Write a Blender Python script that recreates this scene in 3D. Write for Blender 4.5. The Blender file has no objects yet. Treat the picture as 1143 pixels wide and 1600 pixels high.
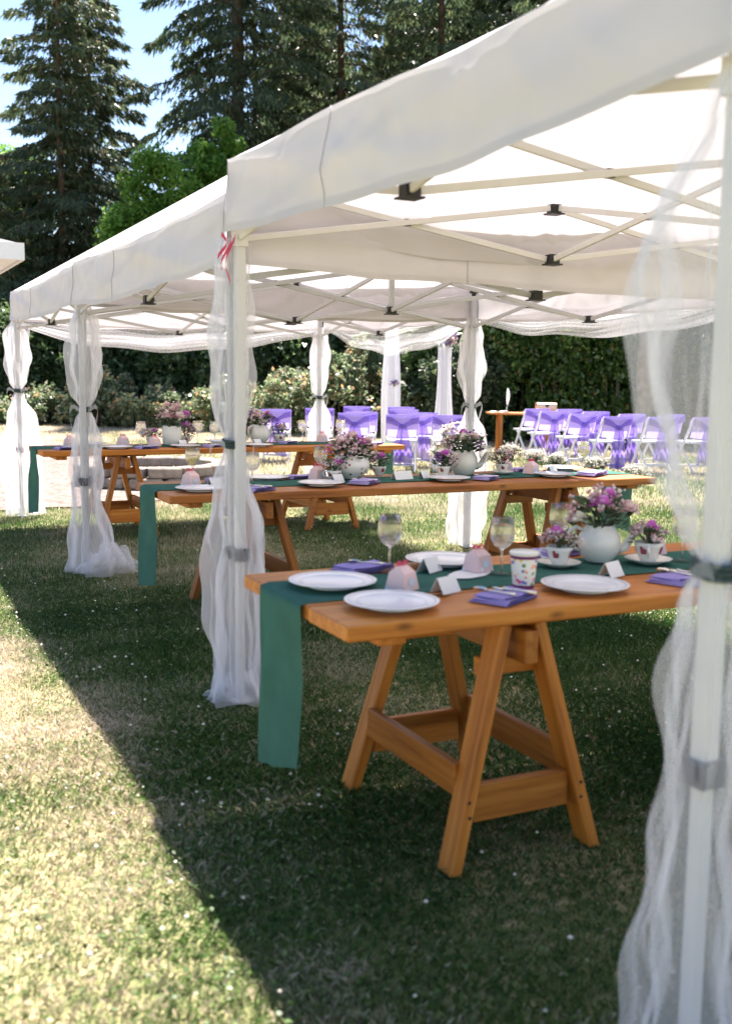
import bpy, bmesh, math, random
import numpy as np
from mathutils import Vector, Matrix

# ------------------------------------------------------------------ camera
scene = bpy.context.scene
C = scene.collection
PI = math.pi
YAW, PITCH, ROLL = 0.45685, 0.12833, 0.013924
CAM = Vector((-1.486, -4.492, 1.441))
fw = Vector((math.sin(YAW) * math.cos(PITCH), math.cos(YAW) * math.cos(PITCH), -math.sin(PITCH)))
rt = Vector((math.cos(YAW), -math.sin(YAW), 0))
up = rt.cross(fw)
rt, up = (rt * math.cos(ROLL) + up * math.sin(ROLL)), (up * math.cos(ROLL) - rt * math.sin(ROLL))
cd = bpy.data.cameras.new('camera')
cam = bpy.data.objects.new('camera', cd)
C.objects.link(cam)
M = Matrix((rt, up, -fw)).transposed().to_4x4()
M.translation = CAM
cam.matrix_world = M
cd.sensor_fit = 'VERTICAL'
cd.sensor_height = 36
cd.sensor_width = 25.7
cd.lens = 1660.9 / 1600 * 36
cd.clip_start = 0.05
cd.clip_end = 900
cd.dof.use_dof = True
cd.dof.focus_distance = 7.2
cd.dof.aperture_fstop = 2.8
scene.camera = cam

# ------------------------------------------------------------------ light
SUN = Vector((0.285, 0.50, 1.0)).normalized()
EL = math.asin(SUN.z)
AZ = math.atan2(SUN.x, SUN.y)
world = bpy.data.worlds.new('World')
scene.world = world
world.use_nodes = True
wn = world.node_tree
for n in list(wn.nodes):
    wn.nodes.remove(n)
sky = wn.nodes.new('ShaderNodeTexSky')
sky.sky_type = 'NISHITA'
sky.sun_disc = False
sky.sun_elevation = EL
sky.sun_rotation = AZ
sky.air_density = 1.0
sky.dust_density = 0.05
sky.ozone_density = 3.0
bg = wn.nodes.new('ShaderNodeBackground')
bg.inputs['Strength'].default_value = 0.058
wo = wn.nodes.new('ShaderNodeOutputWorld')
wn.links.new(sky.outputs[0], bg.inputs[0])
wn.links.new(bg.outputs[0], wo.inputs[0])
sl = bpy.data.lights.new('sun', 'SUN')
sl.energy = 5.0
sl.angle = math.radians(0.53)
sl.color = (1.0, 0.985, 0.965)
so = bpy.data.objects.new('sun', sl)
C.objects.link(so)
so.rotation_euler = (-SUN).to_track_quat('-Z', 'Y').to_euler()
scene.view_settings.view_transform = 'Standard'
scene.view_settings.look = 'None'
scene.view_settings.exposure = 2.25
scene.view_settings.gamma = 1.0
scene.view_settings.use_white_balance = True
scene.view_settings.white_balance_temperature = 7000
scene.view_settings.white_balance_tint = 16
scene.view_settings.use_curve_mapping = False
scene.render.engine = 'CYCLES'
cy = scene.cycles
cy.use_denoising = True
cy.max_bounces = 10
cy.diffuse_bounces = 4
cy.glossy_bounces = 3
cy.transmission_bounces = 8
cy.transparent_max_bounces = 40
cy.caustics_reflective = False
cy.caustics_refractive = False
cy.sample_clamp_indirect = 6

rng = np.random.default_rng(7)
rnd = random.Random(11)

# ------------------------------------------------------------------ materials
MATS = {}


def nodes_of(name):
    m = bpy.data.materials.new(name)
    m.use_nodes = True
    nt = m.node_tree
    for n in list(nt.nodes):
        nt.nodes.remove(n)
    out = nt.nodes.new('ShaderNodeOutputMaterial')
    MATS[name] = m
    return m, nt, out


def ramp(nt, fac, stops):
    r = nt.nodes.new('ShaderNodeValToRGB')
    while len(r.color_ramp.elements) < len(stops):
        r.color_ramp.elements.new(0.5)
    for e, (p, c) in zip(r.color_ramp.elements, stops):
        e.position = p
        e.color = (*c, 1)
    nt.links.new(fac, r.inputs[0])
    return r.outputs[0]


def coords(nt, kind='Object', scale=(1, 1, 1)):
    tc = nt.nodes.new('ShaderNodeTexCoord')
    mp = nt.nodes.new('ShaderNodeMapping')
    mp.inputs['Scale'].default_value = scale
    nt.links.new(tc.outputs[kind], mp.inputs[0])
    return mp.outputs[0]


def noise(nt, vec, scale, detail=4, rough=0.55):
    n = nt.nodes.new('ShaderNodeTexNoise')
    n.inputs['Scale'].default_value = scale
    n.inputs['Detail'].default_value = detail
    n.inputs['Roughness'].default_value = rough
    if vec is not None:
        nt.links.new(vec, n.inputs['Vector'])
    return n.outputs['Fac']


def bump(nt, h, strength, dist=0.01):
    b = nt.nodes.new('ShaderNodeBump')
    b.inputs['Strength'].default_value = strength
    b.inputs['Distance'].default_value = dist
    nt.links.new(h, b.inputs['Height'])
    return b.outputs[0]


def plain(name, col, rough=0.6, spec=0.3, var=0.12, nscale=6.0, metal=0.0, bmp=0.0):
    m, nt, out = nodes_of(name)
    p = nt.nodes.new('ShaderNodeBsdfPrincipled')
    p.inputs['Roughness'].default_value = rough
    p.inputs['Metallic'].default_value = metal
    p.inputs['Specular IOR Level'].default_value = spec
    f = noise(nt, coords(nt), nscale)
    c0 = tuple(max(0, c * (1 - var)) for c in col)
    c1 = tuple(min(1, c * (1 + var)) for c in col)
    nt.links.new(ramp(nt, f, [(0.3, c0), (0.7, c1)]), p.inputs['Base Color'])
    if bmp:
        nt.links.new(bump(nt, noise(nt, coords(nt), nscale * 6), bmp), p.inputs['Normal'])
    nt.links.new(p.outputs[0], out.inputs[0])
    return m


def cloth(name, col, trans=0.4, transp=0.0, var=0.05, nscale=3.0, weave=0.0):
    """diffuse plus light let through; transp is the share of open holes of a net"""
    m, nt, out = nodes_of(name)
    d = nt.nodes.new('ShaderNodeBsdfDiffuse')
    t = nt.nodes.new('ShaderNodeBsdfTranslucent')
    f = noise(nt, coords(nt), nscale)
    c0 = tuple(c * (1 - var) for c in col)
    cc = ramp(nt, f, [(0.3, c0), (0.7, col)])
    nt.links.new(cc, d.inputs[0])
    nt.links.new(cc, t.inputs[0])
    mx = nt.nodes.new('ShaderNodeMixShader')
    mx.inputs[0].default_value = trans
    nt.links.new(d.outputs[0], mx.inputs[1])
    nt.links.new(t.outputs[0], mx.inputs[2])
    if weave:
        b = bump(nt, noise(nt, coords(nt), 9, 3), weave, 0.02)
        nt.links.new(b, d.inputs['Normal'])
        nt.links.new(b, t.inputs['Normal'])
    last = mx
    if transp:
        tr = nt.nodes.new('ShaderNodeBsdfTransparent')
        m2 = nt.nodes.new('ShaderNodeMixShader')
        m2.inputs[0].default_value = transp
        nt.links.new(mx.outputs[0], m2.inputs[1])
        nt.links.new(tr.outputs[0], m2.inputs[2])
        last = m2
    nt.links.new(last.outputs[0], out.inputs[0])
    return m


def foliage(name, stops, trans=0.4, gloss=0.25, rough=0.45):
    """leaf colour from the per-leaf tint attribute"""
    m, nt, out = nodes_of(name)
    a = nt.nodes.new('ShaderNodeAttribute')
    a.attribute_name = 'tint'
    c = ramp(nt, a.outputs['Fac'], stops)
    p = nt.nodes.new('ShaderNodeBsdfPrincipled')
    p.inputs['Roughness'].default_value = rough
    p.inputs['Specular IOR Level'].default_value = gloss
    nt.links.new(c, p.inputs['Base Color'])
    t = nt.nodes.new('ShaderNodeBsdfTranslucent')
    nt.links.new(c, t.inputs[0])
    mx = nt.nodes.new('ShaderNodeMixShader')
    mx.inputs[0].default_value = trans
    nt.links.new(p.outputs[0], mx.inputs[1])
    nt.links.new(t.outputs[0], mx.inputs[2])
    nt.links.new(mx.outputs[0], out.inputs[0])
    return m


def wood(name, c_dark, c_mid, c_light, rough=0.5):
    m, nt, out = nodes_of(name)
    oi = nt.nodes.new('ShaderNodeObjectInfo')
    tc = nt.nodes.new('ShaderNodeTexCoord')
    ad = nt.nodes.new('ShaderNodeVectorMath')
    ad.operation = 'ADD'
    sc = nt.nodes.new('ShaderNodeVectorMath')
    sc.operation = 'SCALE'
    sc.inputs[0].default_value = (3, 17, 29)
    nt.links.new(oi.outputs['Random'], sc.inputs['Scale'])
    nt.links.new(tc.outputs['Object'], ad.inputs[0])
    nt.links.new(sc.outputs[0], ad.inputs[1])
    mp = nt.nodes.new('ShaderNodeMapping')
    mp.inputs['Scale'].default_value = (0.9, 14, 14)
    nt.links.new(ad.outputs[0], mp.inputs[0])
    f = noise(nt, mp.outputs[0], 2.2, 7, 0.62)
    col = ramp(nt, f, [(0.22, c_dark), (0.48, c_mid), (0.78, c_light)])
    # knots
    mp2 = nt.nodes.new('ShaderNodeMapping')
    mp2.inputs['Scale'].default_value = (1.0, 2.4, 2.4)
    nt.links.new(ad.outputs[0], mp2.inputs[0])
    v = nt.nodes.new('ShaderNodeTexVoronoi')
    v.inputs['Scale'].default_value = 3.2
    nt.links.new(mp2.outputs[0], v.inputs['Vector'])
    kn = ramp(nt, v.outputs['Distance'], [(0.03, (0.25, 0.2, 0.2)), (0.12, (1, 1, 1))])
    mul = nt.nodes.new('ShaderNodeMixRGB')
    mul.blend_type = 'MULTIPLY'
    mul.inputs[0].default_value = 0.75
    nt.links.new(col, mul.inputs[1])
    nt.links.new(kn, mul.inputs[2])
    # board to board tone
    mr = nt.nodes.new('ShaderNodeMapRange')
    mr.inputs['To Min'].default_value = 0.72
    mr.inputs['To Max'].default_value = 1.2
    nt.links.new(oi.outputs['Random'], mr.inputs[0])
    hs = nt.nodes.new('ShaderNodeHueSaturation')
    nt.links.new(mr.outputs[0], hs.inputs['Value'])
    nt.links.new(mul.outputs[0], hs.inputs['Color'])
    p = nt.nodes.new('ShaderNodeBsdfPrincipled')
    p.inputs['Roughness'].default_value = rough
    p.inputs['Specular IOR Level'].default_value = 0.35
    nt.links.new(hs.outputs[0], p.inputs['Base Color'])
    nt.links.new(bump(nt, f, 0.25, 0.004), p.inputs['Normal'])
    nt.links.new(p.outputs[0], out.inputs[0])
    return m


def glassy(name, tint=(1, 1, 1), ior=1.35):
    m, nt, out = nodes_of(name)
    tr = nt.nodes.new('ShaderNodeBsdfTransparent')
    tr.inputs[0].default_value = (*tint, 1)
    gl = nt.nodes.new('ShaderNodeBsdfGlossy')
    gl.inputs['Roughness'].default_value = 0.03
    fr = nt.nodes.new('ShaderNodeLayerWeight')
    fr.inputs[0].default_value = 0.5
    pw = nt.nodes.new('ShaderNodeMath')
    pw.operation = 'POWER'
    pw.inputs[1].default_value = 2.6
    nt.links.new(fr.outputs['Facing'], pw.inputs[0])
    ml = nt.nodes.new('ShaderNodeMath')
    ml.operation = 'MULTIPLY_ADD'
    ml.inputs[1].default_value = 0.75
    ml.inputs[2].default_value = 0.09
    nt.links.new(pw.outputs[0], ml.inputs[0])
    mx = nt.nodes.new('ShaderNodeMixShader')
    nt.links.new(ml.outputs[0], mx.inputs[0])
    nt.links.new(tr.outputs[0], mx.inputs[1])
    nt.links.new(gl.outputs[0], mx.inputs[2])
    nt.links.new(mx.outputs[0], out.inputs[0])
    return m


def printed(name, base, spots, scale=40, thr=0.33, rough=0.35):
    """white ware or card with a small flower print"""
    m, nt, out = nodes_of(name)
    v = nt.nodes.new('ShaderNodeTexVoronoi')
    v.inputs['Scale'].default_value = scale
    nt.links.new(coords(nt), v.inputs['Vector'])
    sep = nt.nodes.new('ShaderNodeSeparateColor')
    nt.links.new(v.outputs['Color'], sep.inputs[0])
    n = len(spots)
    stops = []
    for i, s in enumerate(spots):
        stops.append((i / n, s))
    c = ramp(nt, sep.outputs[0], stops)
    c.node.color_ramp.interpolation = 'CONSTANT'
    lt = nt.nodes.new('ShaderNodeMath')
    lt.operation = 'LESS_THAN'
    lt.inputs[1].default_value = thr
    nt.links.new(v.outputs['Distance'], lt.inputs[0])
    mx = nt.nodes.new('ShaderNodeMixRGB')
    mx.inputs[1].default_value = (*base, 1)
    nt.links.new(lt.outputs[0], mx.inputs[0])
    nt.links.new(c, mx.inputs[2])
    p = nt.nodes.new('ShaderNodeBsdfPrincipled')
    p.inputs['Roughness'].default_value = rough
    nt.links.new(mx.outputs[0], p.inputs['Base Color'])
    nt.links.new(p.outputs[0], out.inputs[0])
    return m


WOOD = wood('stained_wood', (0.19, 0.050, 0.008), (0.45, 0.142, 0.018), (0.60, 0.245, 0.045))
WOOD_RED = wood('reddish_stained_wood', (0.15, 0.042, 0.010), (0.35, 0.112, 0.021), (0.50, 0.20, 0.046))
CANVAS = cloth('white_canvas', (0.685, 0.655, 0.678), 0.245, 0, 0.06, 2.2, 0.0)
CANVAS2 = cloth('weathered_white_canvas', (0.69, 0.663, 0.688), 0.25, 0, 0.08, 2.8, 0.0)
TULLE = cloth('white_tulle', (0.93, 0.92, 0.955), 0.5, 0.69, 0.03)
TULLE_FRONT = cloth('fine_white_tulle', (0.94, 0.93, 0.96), 0.55, 0.775, 0.03)
TULLE_SWAG = cloth('loose_white_tulle', (0.93, 0.92, 0.955), 0.5, 0.80, 0.03)
POLE_CREAM = plain('cream_painted_steel', (0.64, 0.62, 0.62), 0.4, 0.4, 0.05)
POLE_GREY = plain('grey_painted_steel', (0.45, 0.45, 0.47), 0.35, 0.5, 0.06)
BLACK = plain('black_plastic', (0.02, 0.02, 0.022), 0.5, 0.4)
GREY_PL = plain('grey_plastic', (0.10, 0.10, 0.125), 0.5, 0.4)
TIE = plain('dark_green_ribbon', (0.035, 0.06, 0.06), 0.6, 0.3)
PINKTIE = cloth('pink_ribbon', (0.75, 0.12, 0.2), 0.4)
GREEN = cloth('emerald_runner_cloth', (0.070, 0.185, 0.148), 0.2, 0, 0.18, 8)
PURPLE = cloth('purple_napkin_cloth', (0.40, 0.33, 0.66), 0.1, 0, 0.12, 12)
PURPLE_P = cloth('pale_purple_napkin_cloth', (0.50, 0.43, 0.72), 0.1, 0, 0.12, 12)
CHINA = plain('white_china', (0.83, 0.82, 0.82), 0.18, 0.5, 0.02)
RIMBLUE = plain('grey_blue_glaze', (0.52, 0.54, 0.62), 0.25, 0.5, 0.2, 30)
IVORY = plain('ivory_china', (0.78, 0.75, 0.68), 0.25, 0.5, 0.04)
ROSEWARE = printed('rose_print_china', (0.80, 0.78, 0.73), [(0.45, 0.08, 0.12), (0.5, 0.28, 0.12), (0.12, 0.22, 0.08), (0.62, 0.3, 0.35)], 26, 0.26, 0.22)
CUPPRINT = printed('floral_print_card', (0.82, 0.80, 0.72), [(0.75, 0.08, 0.2), (0.85, 0.5, 0.05), (0.1, 0.3, 0.12), (0.15, 0.2, 0.55), (0.7, 0.2, 0.5)], 62, 0.40, 0.6)
PINKBOX = printed('pink_card', (0.82, 0.56, 0.53), [(0.82, 0.60, 0.55), (0.62, 0.72, 0.80), (0.85, 0.55, 0.5)], 30, 0.3, 0.7)
CARD = printed('white_card', (0.82, 0.80, 0.77), [(0.8, 0.66, 0.62), (0.82, 0.79, 0.76), (0.82, 0.79, 0.76)], 70, 0.22, 0.8)
PLUM = plain('plum_rim', (0.16, 0.02, 0.10), 0.5)
SILVER = plain('silver', (0.75, 0.72, 0.62), 0.25, 0.5, 0.05, 6, 1.0)
GLASS = glassy('clear_glass', (0.985, 0.99, 0.99), 1.38)


def true_glass(name):
    m, nt, out = nodes_of(name)
    g_ = nt.nodes.new('ShaderNodeBsdfGlass')
    g_.inputs['Roughness'].default_value = 0.0
    g_.inputs['IOR'].default_value = 1.42
    t_ = nt.nodes.new('ShaderNodeBsdfTransparent')
    x_ = nt.nodes.new('ShaderNodeMixShader')
    x_.inputs[0].default_value = 0.45
    nt.links.new(g_.outputs[0], x_.inputs[1])
    nt.links.new(t_.outputs[0], x_.inputs[2])
    nt.links.new(x_.outputs[0], out.inputs[0])
    return m


CRYSTAL = true_glass('crystal')
WINE = glassy('pale_wine', (0.93, 0.93, 0.72), 1.2)
CHAIRW = plain('white_resin', (0.80, 0.80, 0.83), 0.4, 0.4, 0.03)
SASH = cloth('lilac_organza', (0.37, 0.25, 0.78), 0.5, 0.22, 0.10, 9)
SASHW = cloth('pale_lilac_satin', (0.52, 0.41, 0.80), 0.35, 0, 0.06, 6)
BARK = plain('brown_bark', (0.10, 0.07, 0.05), 0.95, 0.1, 0.5, 5, 0, 0.8)
BARKP = plain('grey_brown_bark', (0.23, 0.17, 0.13), 0.95, 0.1, 0.55, 6, 0, 0.8)
STONE = plain('cast_stone', (0.27, 0.235, 0.20), 0.95, 0.1, 0.3, 9, 0, 0.6)
WHITEP = plain('white_paint', (0.78, 0.78, 0.78), 0.5, 0.3, 0.03)
ROOFM = plain('grey_roofing', (0.16, 0.16, 0.17), 0.9, 0.1, 0.2, 12)
PETAL_PINK = foliage('pink_petal', [(0, (0.70, 0.42, 0.47)), (0.5, (0.85, 0.66, 0.67)), (1, (0.90, 0.82, 0.80))], 0.35, 0.1, 0.7)
PETAL_MAG = foliage('magenta_petal', [(0, (0.55, 0.10, 0.48)), (0.6, (0.74, 0.26, 0.70)), (1, (0.85, 0.52, 0.80))], 0.35, 0.1, 0.7)
PETAL_WHITE = foliage('white_petal', [(0, (0.74, 0.68, 0.58)), (0.6, (0.82, 0.78, 0.70)), (1, (0.86, 0.84, 0.80))], 0.35, 0.1, 0.7)
PETAL_PURP = foliage('purple_petal', [(0, (0.16, 0.06, 0.22)), (0.6, (0.34, 0.18, 0.48)), (1, (0.55, 0.40, 0.66))], 0.35, 0.1, 0.7)
LEAF_BQ = foliage('bouquet_leaf', [(0, (0.035, 0.075, 0.032)), (0.6, (0.08, 0.13, 0.07)), (1, (0.20, 0.25, 0.19))], 0.3, 0.3)
CONIFER = foliage('conifer_needles', [(0, (0.038, 0.066, 0.038)), (0.5, (0.090, 0.132, 0.068)), (0.85, (0.18, 0.21, 0.10)), (1, (0.28, 0.19, 0.11))], 0.45, 0.5, 0.45)
CONIFER_D = foliage('dark_conifer_needles', [(0, (0.027, 0.047, 0.026)), (0.6, (0.070, 0.108, 0.052)), (1, (0.17, 0.20, 0.09))], 0.45, 0.45, 0.45)
MAPLE = foliage('maple_leaf', [(0, (0.08, 0.19, 0.035)), (0.6, (0.17, 0.34, 0.065)), (1, (0.28, 0.42, 0.11))], 0.62, 0.3)
LAUREL = foliage('laurel_leaf', [(0, (0.04, 0.085, 0.026)), (0.5, (0.10, 0.19, 0.045)), (0.9, (0.22, 0.33, 0.09)), (1, (0.38, 0.22, 0.08))], 0.48, 0.7, 0.28)
UNDER = foliage('shade_shrub_leaf', [(0, (0.03, 0.06, 0.026)), (0.5, (0.085, 0.145, 0.055)), (0.85, (0.18, 0.25, 0.10)), (1, (0.26, 0.30, 0.16))], 0.45, 0.5, 0.35)
BRAMBLE = foliage('bramble_leaf', [(0, (0.07, 0.13, 0.05)), (0.5, (0.19, 0.25, 0.13)), (0.82, (0.40, 0.42, 0.29)), (0.92, (0.46, 0.27, 0.12)), (1, (0.50, 0.31, 0.17))], 0.5, 0.4, 0.4)
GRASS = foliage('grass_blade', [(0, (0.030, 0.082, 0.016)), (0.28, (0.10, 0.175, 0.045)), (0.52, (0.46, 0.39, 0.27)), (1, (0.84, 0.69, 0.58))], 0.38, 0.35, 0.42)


def ground_mat():
    m, nt, out = nodes_of('lawn_soil_and_thatch')
    v = coords(nt)
    a = noise(nt, v, 0.55, 5)
    b = noise(nt, v, 14, 6, 0.7)
    ad = nt.nodes.new('ShaderNodeMath')
    ad.operation = 'MULTIPLY_ADD'
    ad.inputs[1].default_value = 0.55
    nt.links.new(b, ad.inputs[0])
    mu = nt.nodes.new('ShaderNodeMath')
    mu.operation = 'MULTIPLY'
    mu.inputs[1].default_value = 0.5
    nt.links.new(a, mu.inputs[0])
    nt.links.new(mu.outputs[0], ad.inputs[2])
    c = ramp(nt, ad.outputs[0], [(0.36, (0.055, 0.09, 0.028)), (0.5, (0.13, 0.145, 0.06)), (0.63, (0.40, 0.33, 0.19))])
    p = nt.nodes.new('ShaderNodeBsdfPrincipled')
    p.inputs['Roughness'].default_value = 0.95
    p.inputs['Specular IOR Level'].default_value = 0.1
    nt.links.new(c, p.inputs['Base Color'])
    nt.links.new(bump(nt, b, 0.6, 0.03), p.inputs['Normal'])
    nt.links.new(p.outputs[0], out.inputs[0])
    return m


def gravel_mat():
    m, nt, out = nodes_of('pinkish_gravel')
    v = nt.nodes.new('ShaderNodeTexVoronoi')
    v.inputs['Scale'].default_value = 24
    nt.links.new(coords(nt), v.inputs['Vector'])
    sep = nt.nodes.new('ShaderNodeSeparateColor')
    nt.links.new(v.outputs['Color'], sep.inputs[0])
    c = ramp(nt, sep.outputs[0], [(0, (0.11, 0.082, 0.070)), (0.5, (0.175, 0.138, 0.120)), (1, (0.25, 0.205, 0.18))])
    p = nt.nodes.new('ShaderNodeBsdfPrincipled')
    p.inputs['Roughness'].default_value = 0.95
    p.inputs['Specular IOR Level'].default_value = 0.1
    nt.links.new(c, p.inputs['Base Color'])
    nt.links.new(bump(nt, v.outputs['Distance'], 0.8, -0.02), p.inputs['Normal'])
    nt.links.new(p.outputs[0], out.inputs[0])
    return m


GROUND = ground_mat()
GRAVEL = gravel_mat()

# ------------------------------------------------------------------ helpers


def link(o, parent=None):
    C.objects.link(o)
    if parent is not None:
        o.parent = parent
    return o


def tag(o, label=None, cat=None, group=None, kind=None):
    if label:
        o['label'] = label
    if cat:
        o['category'] = cat
    if group:
        o['group'] = group
    if kind:
        o['kind'] = kind
    return o


def thing(name, label, cat, loc=(0, 0, 0), rz=0.0, group=None):
    o = bpy.data.objects.new(name, None)
    o.empty_display_size = 0.1
    C.objects.link(o)
    o.location = loc
    o.rotation_euler = (0, 0, rz)
    return tag(o, label, cat, group)


def big_mesh(name, V, F, mat, parent=None, tint=None, smooth=False):
    """V (n,3) array, F (m,k) array of one face size"""
    V = np.asarray(V, np.float32)
    F = np.asarray(F, np.int32)
    me = bpy.data.meshes.new(name)
    k = F.shape[1]
    me.vertices.add(len(V))
    me.vertices.foreach_set('co', V.ravel())
    me.loops.add(F.size)
    me.loops.foreach_set('vertex_index', F.ravel())
    me.polygons.add(len(F))
    me.polygons.foreach_set('loop_start', np.arange(0, F.size, k, dtype=np.int32))
    me.polygons.foreach_set('loop_total', np.full(len(F), k, np.int32))
    if smooth:
        me.polygons.foreach_set('use_smooth', np.ones(len(F), bool))
    me.update(calc_edges=True)
    if tint is not None:
        at = me.attributes.new('tint', 'FLOAT', 'POINT')
        at.data.foreach_set('value', np.asarray(tint, np.float32))
    me.materials.append(mat)
    o = bpy.data.objects.new(name, me)
    return link(o, parent)


class MB:
    """collects faces of one mesh"""

    def __init__(s):
        s.v, s.f, s.t = [], [], []

    def add(s, vs, fs, t=0.5):
        b = len(s.v)
        s.v.extend([tuple(x) for x in vs])
        s.f.extend([tuple(i + b for i in f) for f in fs])
        s.t.extend([t] * len(vs))

    def box(s, c, d, R=None, bev=0.0):
        hx, hy, hz = d[0] / 2, d[1] / 2, d[2] / 2
        vs = [Vector((x * hx, y * hy, z * hz)) for x in (-1, 1) for y in (-1, 1) for z in (-1, 1)]
        if R is not None:
            vs = [R @ v for v in vs]
        c = Vector(c)
        s.add([v + c for v in vs], [(0, 1, 3, 2), (4, 6, 7, 5), (0, 4, 5, 1), (2, 3, 7, 6), (0, 2, 6, 4), (1, 5, 7, 3)])

    def tube(s, pts, rad, n=8, cap=True, squash=None, t=0.5):
        pts = [Vector(p) for p in pts]
        if not hasattr(rad, '__len__'):
            rad = [rad] * len(pts)
        vs, fs = [], []
        ref = Vector((0.123, 0.31, 0.94)).normalized()
        for i, p in enumerate(pts):
            d = (pts[min(i + 1, len(pts) - 1)] - pts[max(i - 1, 0)]).normalized()
            a = d.cross(ref)
            if a.length < 0.05:
                a = d.cross(Vector((1, 0, 0)))
            a.normalize()
            b = d.cross(a)
            for k in range(n):
                q = 2 * PI * k / n
                vs.append(p + (a * math.cos(q) + b * math.sin(q)) * rad[i])
        for i in range(len(pts) - 1):
            for k in range(n):
                k2 = (k + 1) % n
                fs.append((i * n + k, i * n + k2, (i + 1) * n + k2, (i + 1) * n + k))
        if cap:
            fs.append(tuple(range(n - 1, -1, -1)))
            fs.append(tuple((len(pts) - 1) * n + k for k in range(n)))
        s.add(vs, fs, t)

    def lathe(s, prof, n=32, c=(0, 0, 0)):
        vs, fs = [], []
        for r, z in prof:
            for k in range(n):
                q = 2 * PI * k / n
                vs.append((c[0] + r * math.cos(q), c[1] + r * math.sin(q), c[2] + z))
        for i in range(len(prof) - 1):
            for k in range(n):
                k2 = (k + 1) % n
                fs.append((i * n + k, i * n + k2, (i + 1) * n + k2, (i + 1) * n + k))
        s.add(vs, fs)

    def grid(s, fn, nu, nv, wrap=False):
        vs, fs = [], []
        for j in range(nv + 1):
            for i in range(nu + (0 if wrap else 1)):
                vs.append(fn(i / nu, j / nv))
        w = nu if wrap else nu + 1
        for j in range(nv):
            for i in range(nu):
                i2 = (i + 1) % w if wrap else i + 1
                fs.append((j * w + i, j * w + i2, (j + 1) * w + i2, (j + 1) * w + i))
        s.add(vs, fs)

    def build(s, name, mat, parent=None, smooth=False, tint=False):
        me = bpy.data.meshes.new(name)
        me.from_pydata(s.v, [], s.f)
        if smooth:
            me.polygons.foreach_set('use_smooth', np.ones(len(me.polygons), bool))
        if tint:
            at = me.attributes.new('tint', 'FLOAT', 'POINT')
            at.data.foreach_set('value', np.asarray(s.t, np.float32))
        me.materials.append(mat)
        me.update()
        return link(bpy.data.objects.new(name, me), parent)


def bevelled(L, w, h, b=0.004, seg=1):
    bm = bmesh.new()
    bmesh.ops.create_cube(bm, size=1.0)
    for v in bm.verts:
        v.co = Vector((v.co.x * L, v.co.y * w, v.co.z * h))
    bmesh.ops.bevel(bm, geom=list(bm.edges), offset=b, segments=seg, affect='EDGES', profile=0.5)
    me = bpy.data.meshes.new('board')
    bm.to_mesh(me)
    bm.free()
    return me


def board(name, p0, p1, w, h, mat, parent=None, side=Vector((0, 0, 1)), b=0.004):
    """a board whose grain runs from p0 to p1; h is its size towards `side`"""
    p0, p1 = Vector(p0), Vector(p1)
    d = p1 - p0
    x = d.normalized()
    y = side.cross(x)
    if y.length < 1e-4:
        y = Vector((0, 1, 0)).cross(x)
    y.normalize()
    z = x.cross(y)
    me = bevelled(d.length, w, h, b)
    me.name = name
    me.materials.append(mat)
    o = bpy.data.objects.new(name, me)
    m = Matrix((x, y, z)).transposed().to_4x4()
    m.translation = (p0 + p1) / 2
    link(o, parent)
    o.matrix_local = m
    return o


def dup(o, loc, rz, label=None, scale=None):
    r = o.copy()
    C.objects.link(r)
    r.location = loc
    r.rotation_euler = (0, 0, rz)
    if scale:
        r.scale = (scale,) * 3
    if label:
        r['label'] = label
    for ch in [k for k in o.children]:
        c = ch.copy()
        C.objects.link(c)
        c.parent = r
        for g in list(ch.children):
            e = g.copy()
            C.objects.link(e)
            e.parent = c
    return r


def wob(x, y, s=1.0, ph=0.0):
    return (math.sin(1.7 * s * x + 0.6 * s * y + ph) + 0.6 * math.sin(-1.1 * s * x + 2.3 * s * y + 1.9 + ph)
            + 0.4 * math.sin(3.9 * s * x + 3.1 * s * y + 4.2 + 2 * ph)) / 2.0


def cards(cen, ax, nor, ln, wd):
    """leaf-shaped rhombs; returns V, F"""
    ax = ax / np.linalg.norm(ax, axis=1, keepdims=True)
    sd = np.cross(ax, nor)
    sd /= np.maximum(np.linalg.norm(sd, axis=1, keepdims=True), 1e-6)
    ln = ln[:, None]
    wd = wd[:, None]
    n = len(cen)
    V = np.empty((n, 4, 3))
    V[:, 0] = cen - ax * ln * 0.5
    V[:, 1] = cen + sd * wd * 0.5 - ax * ln * 0.05
    V[:, 2] = cen + ax * ln * 0.5
    V[:, 3] = cen - sd * wd * 0.5 - ax * ln * 0.05
    F = np.arange(n * 4).reshape(n, 4)
    return V.reshape(-1, 3), F


def spears(cen, ax, nor, ln, wd):
    """three-cornered sprays for far foliage"""
    ax = ax / np.linalg.norm(ax, axis=1, keepdims=True)
    sd = np.cross(ax, nor)
    sd /= np.maximum(np.linalg.norm(sd, axis=1, keepdims=True), 1e-6)
    ln = ln[:, None]
    wd = wd[:, None]
    n = len(cen)
    V = np.empty((n, 3, 3))
    V[:, 0] = cen - ax * ln * 0.45 + sd * wd * 0.62
    V[:, 1] = cen - ax * ln * 0.35 - sd * wd * 0.62
    V[:, 2] = cen + ax * ln * 0.55
    return V.reshape(-1, 3), np.arange(n * 3).reshape(n, 3)


def runit(n):
    v = rng.normal(size=(n, 3))
    return v / np.linalg.norm(v, axis=1, keepdims=True)


# ------------------------------------------------------------------ ground
def lawn_z(x, y):
    return 0.012 * wob(x * 0.5, y * 0.5)


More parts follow.
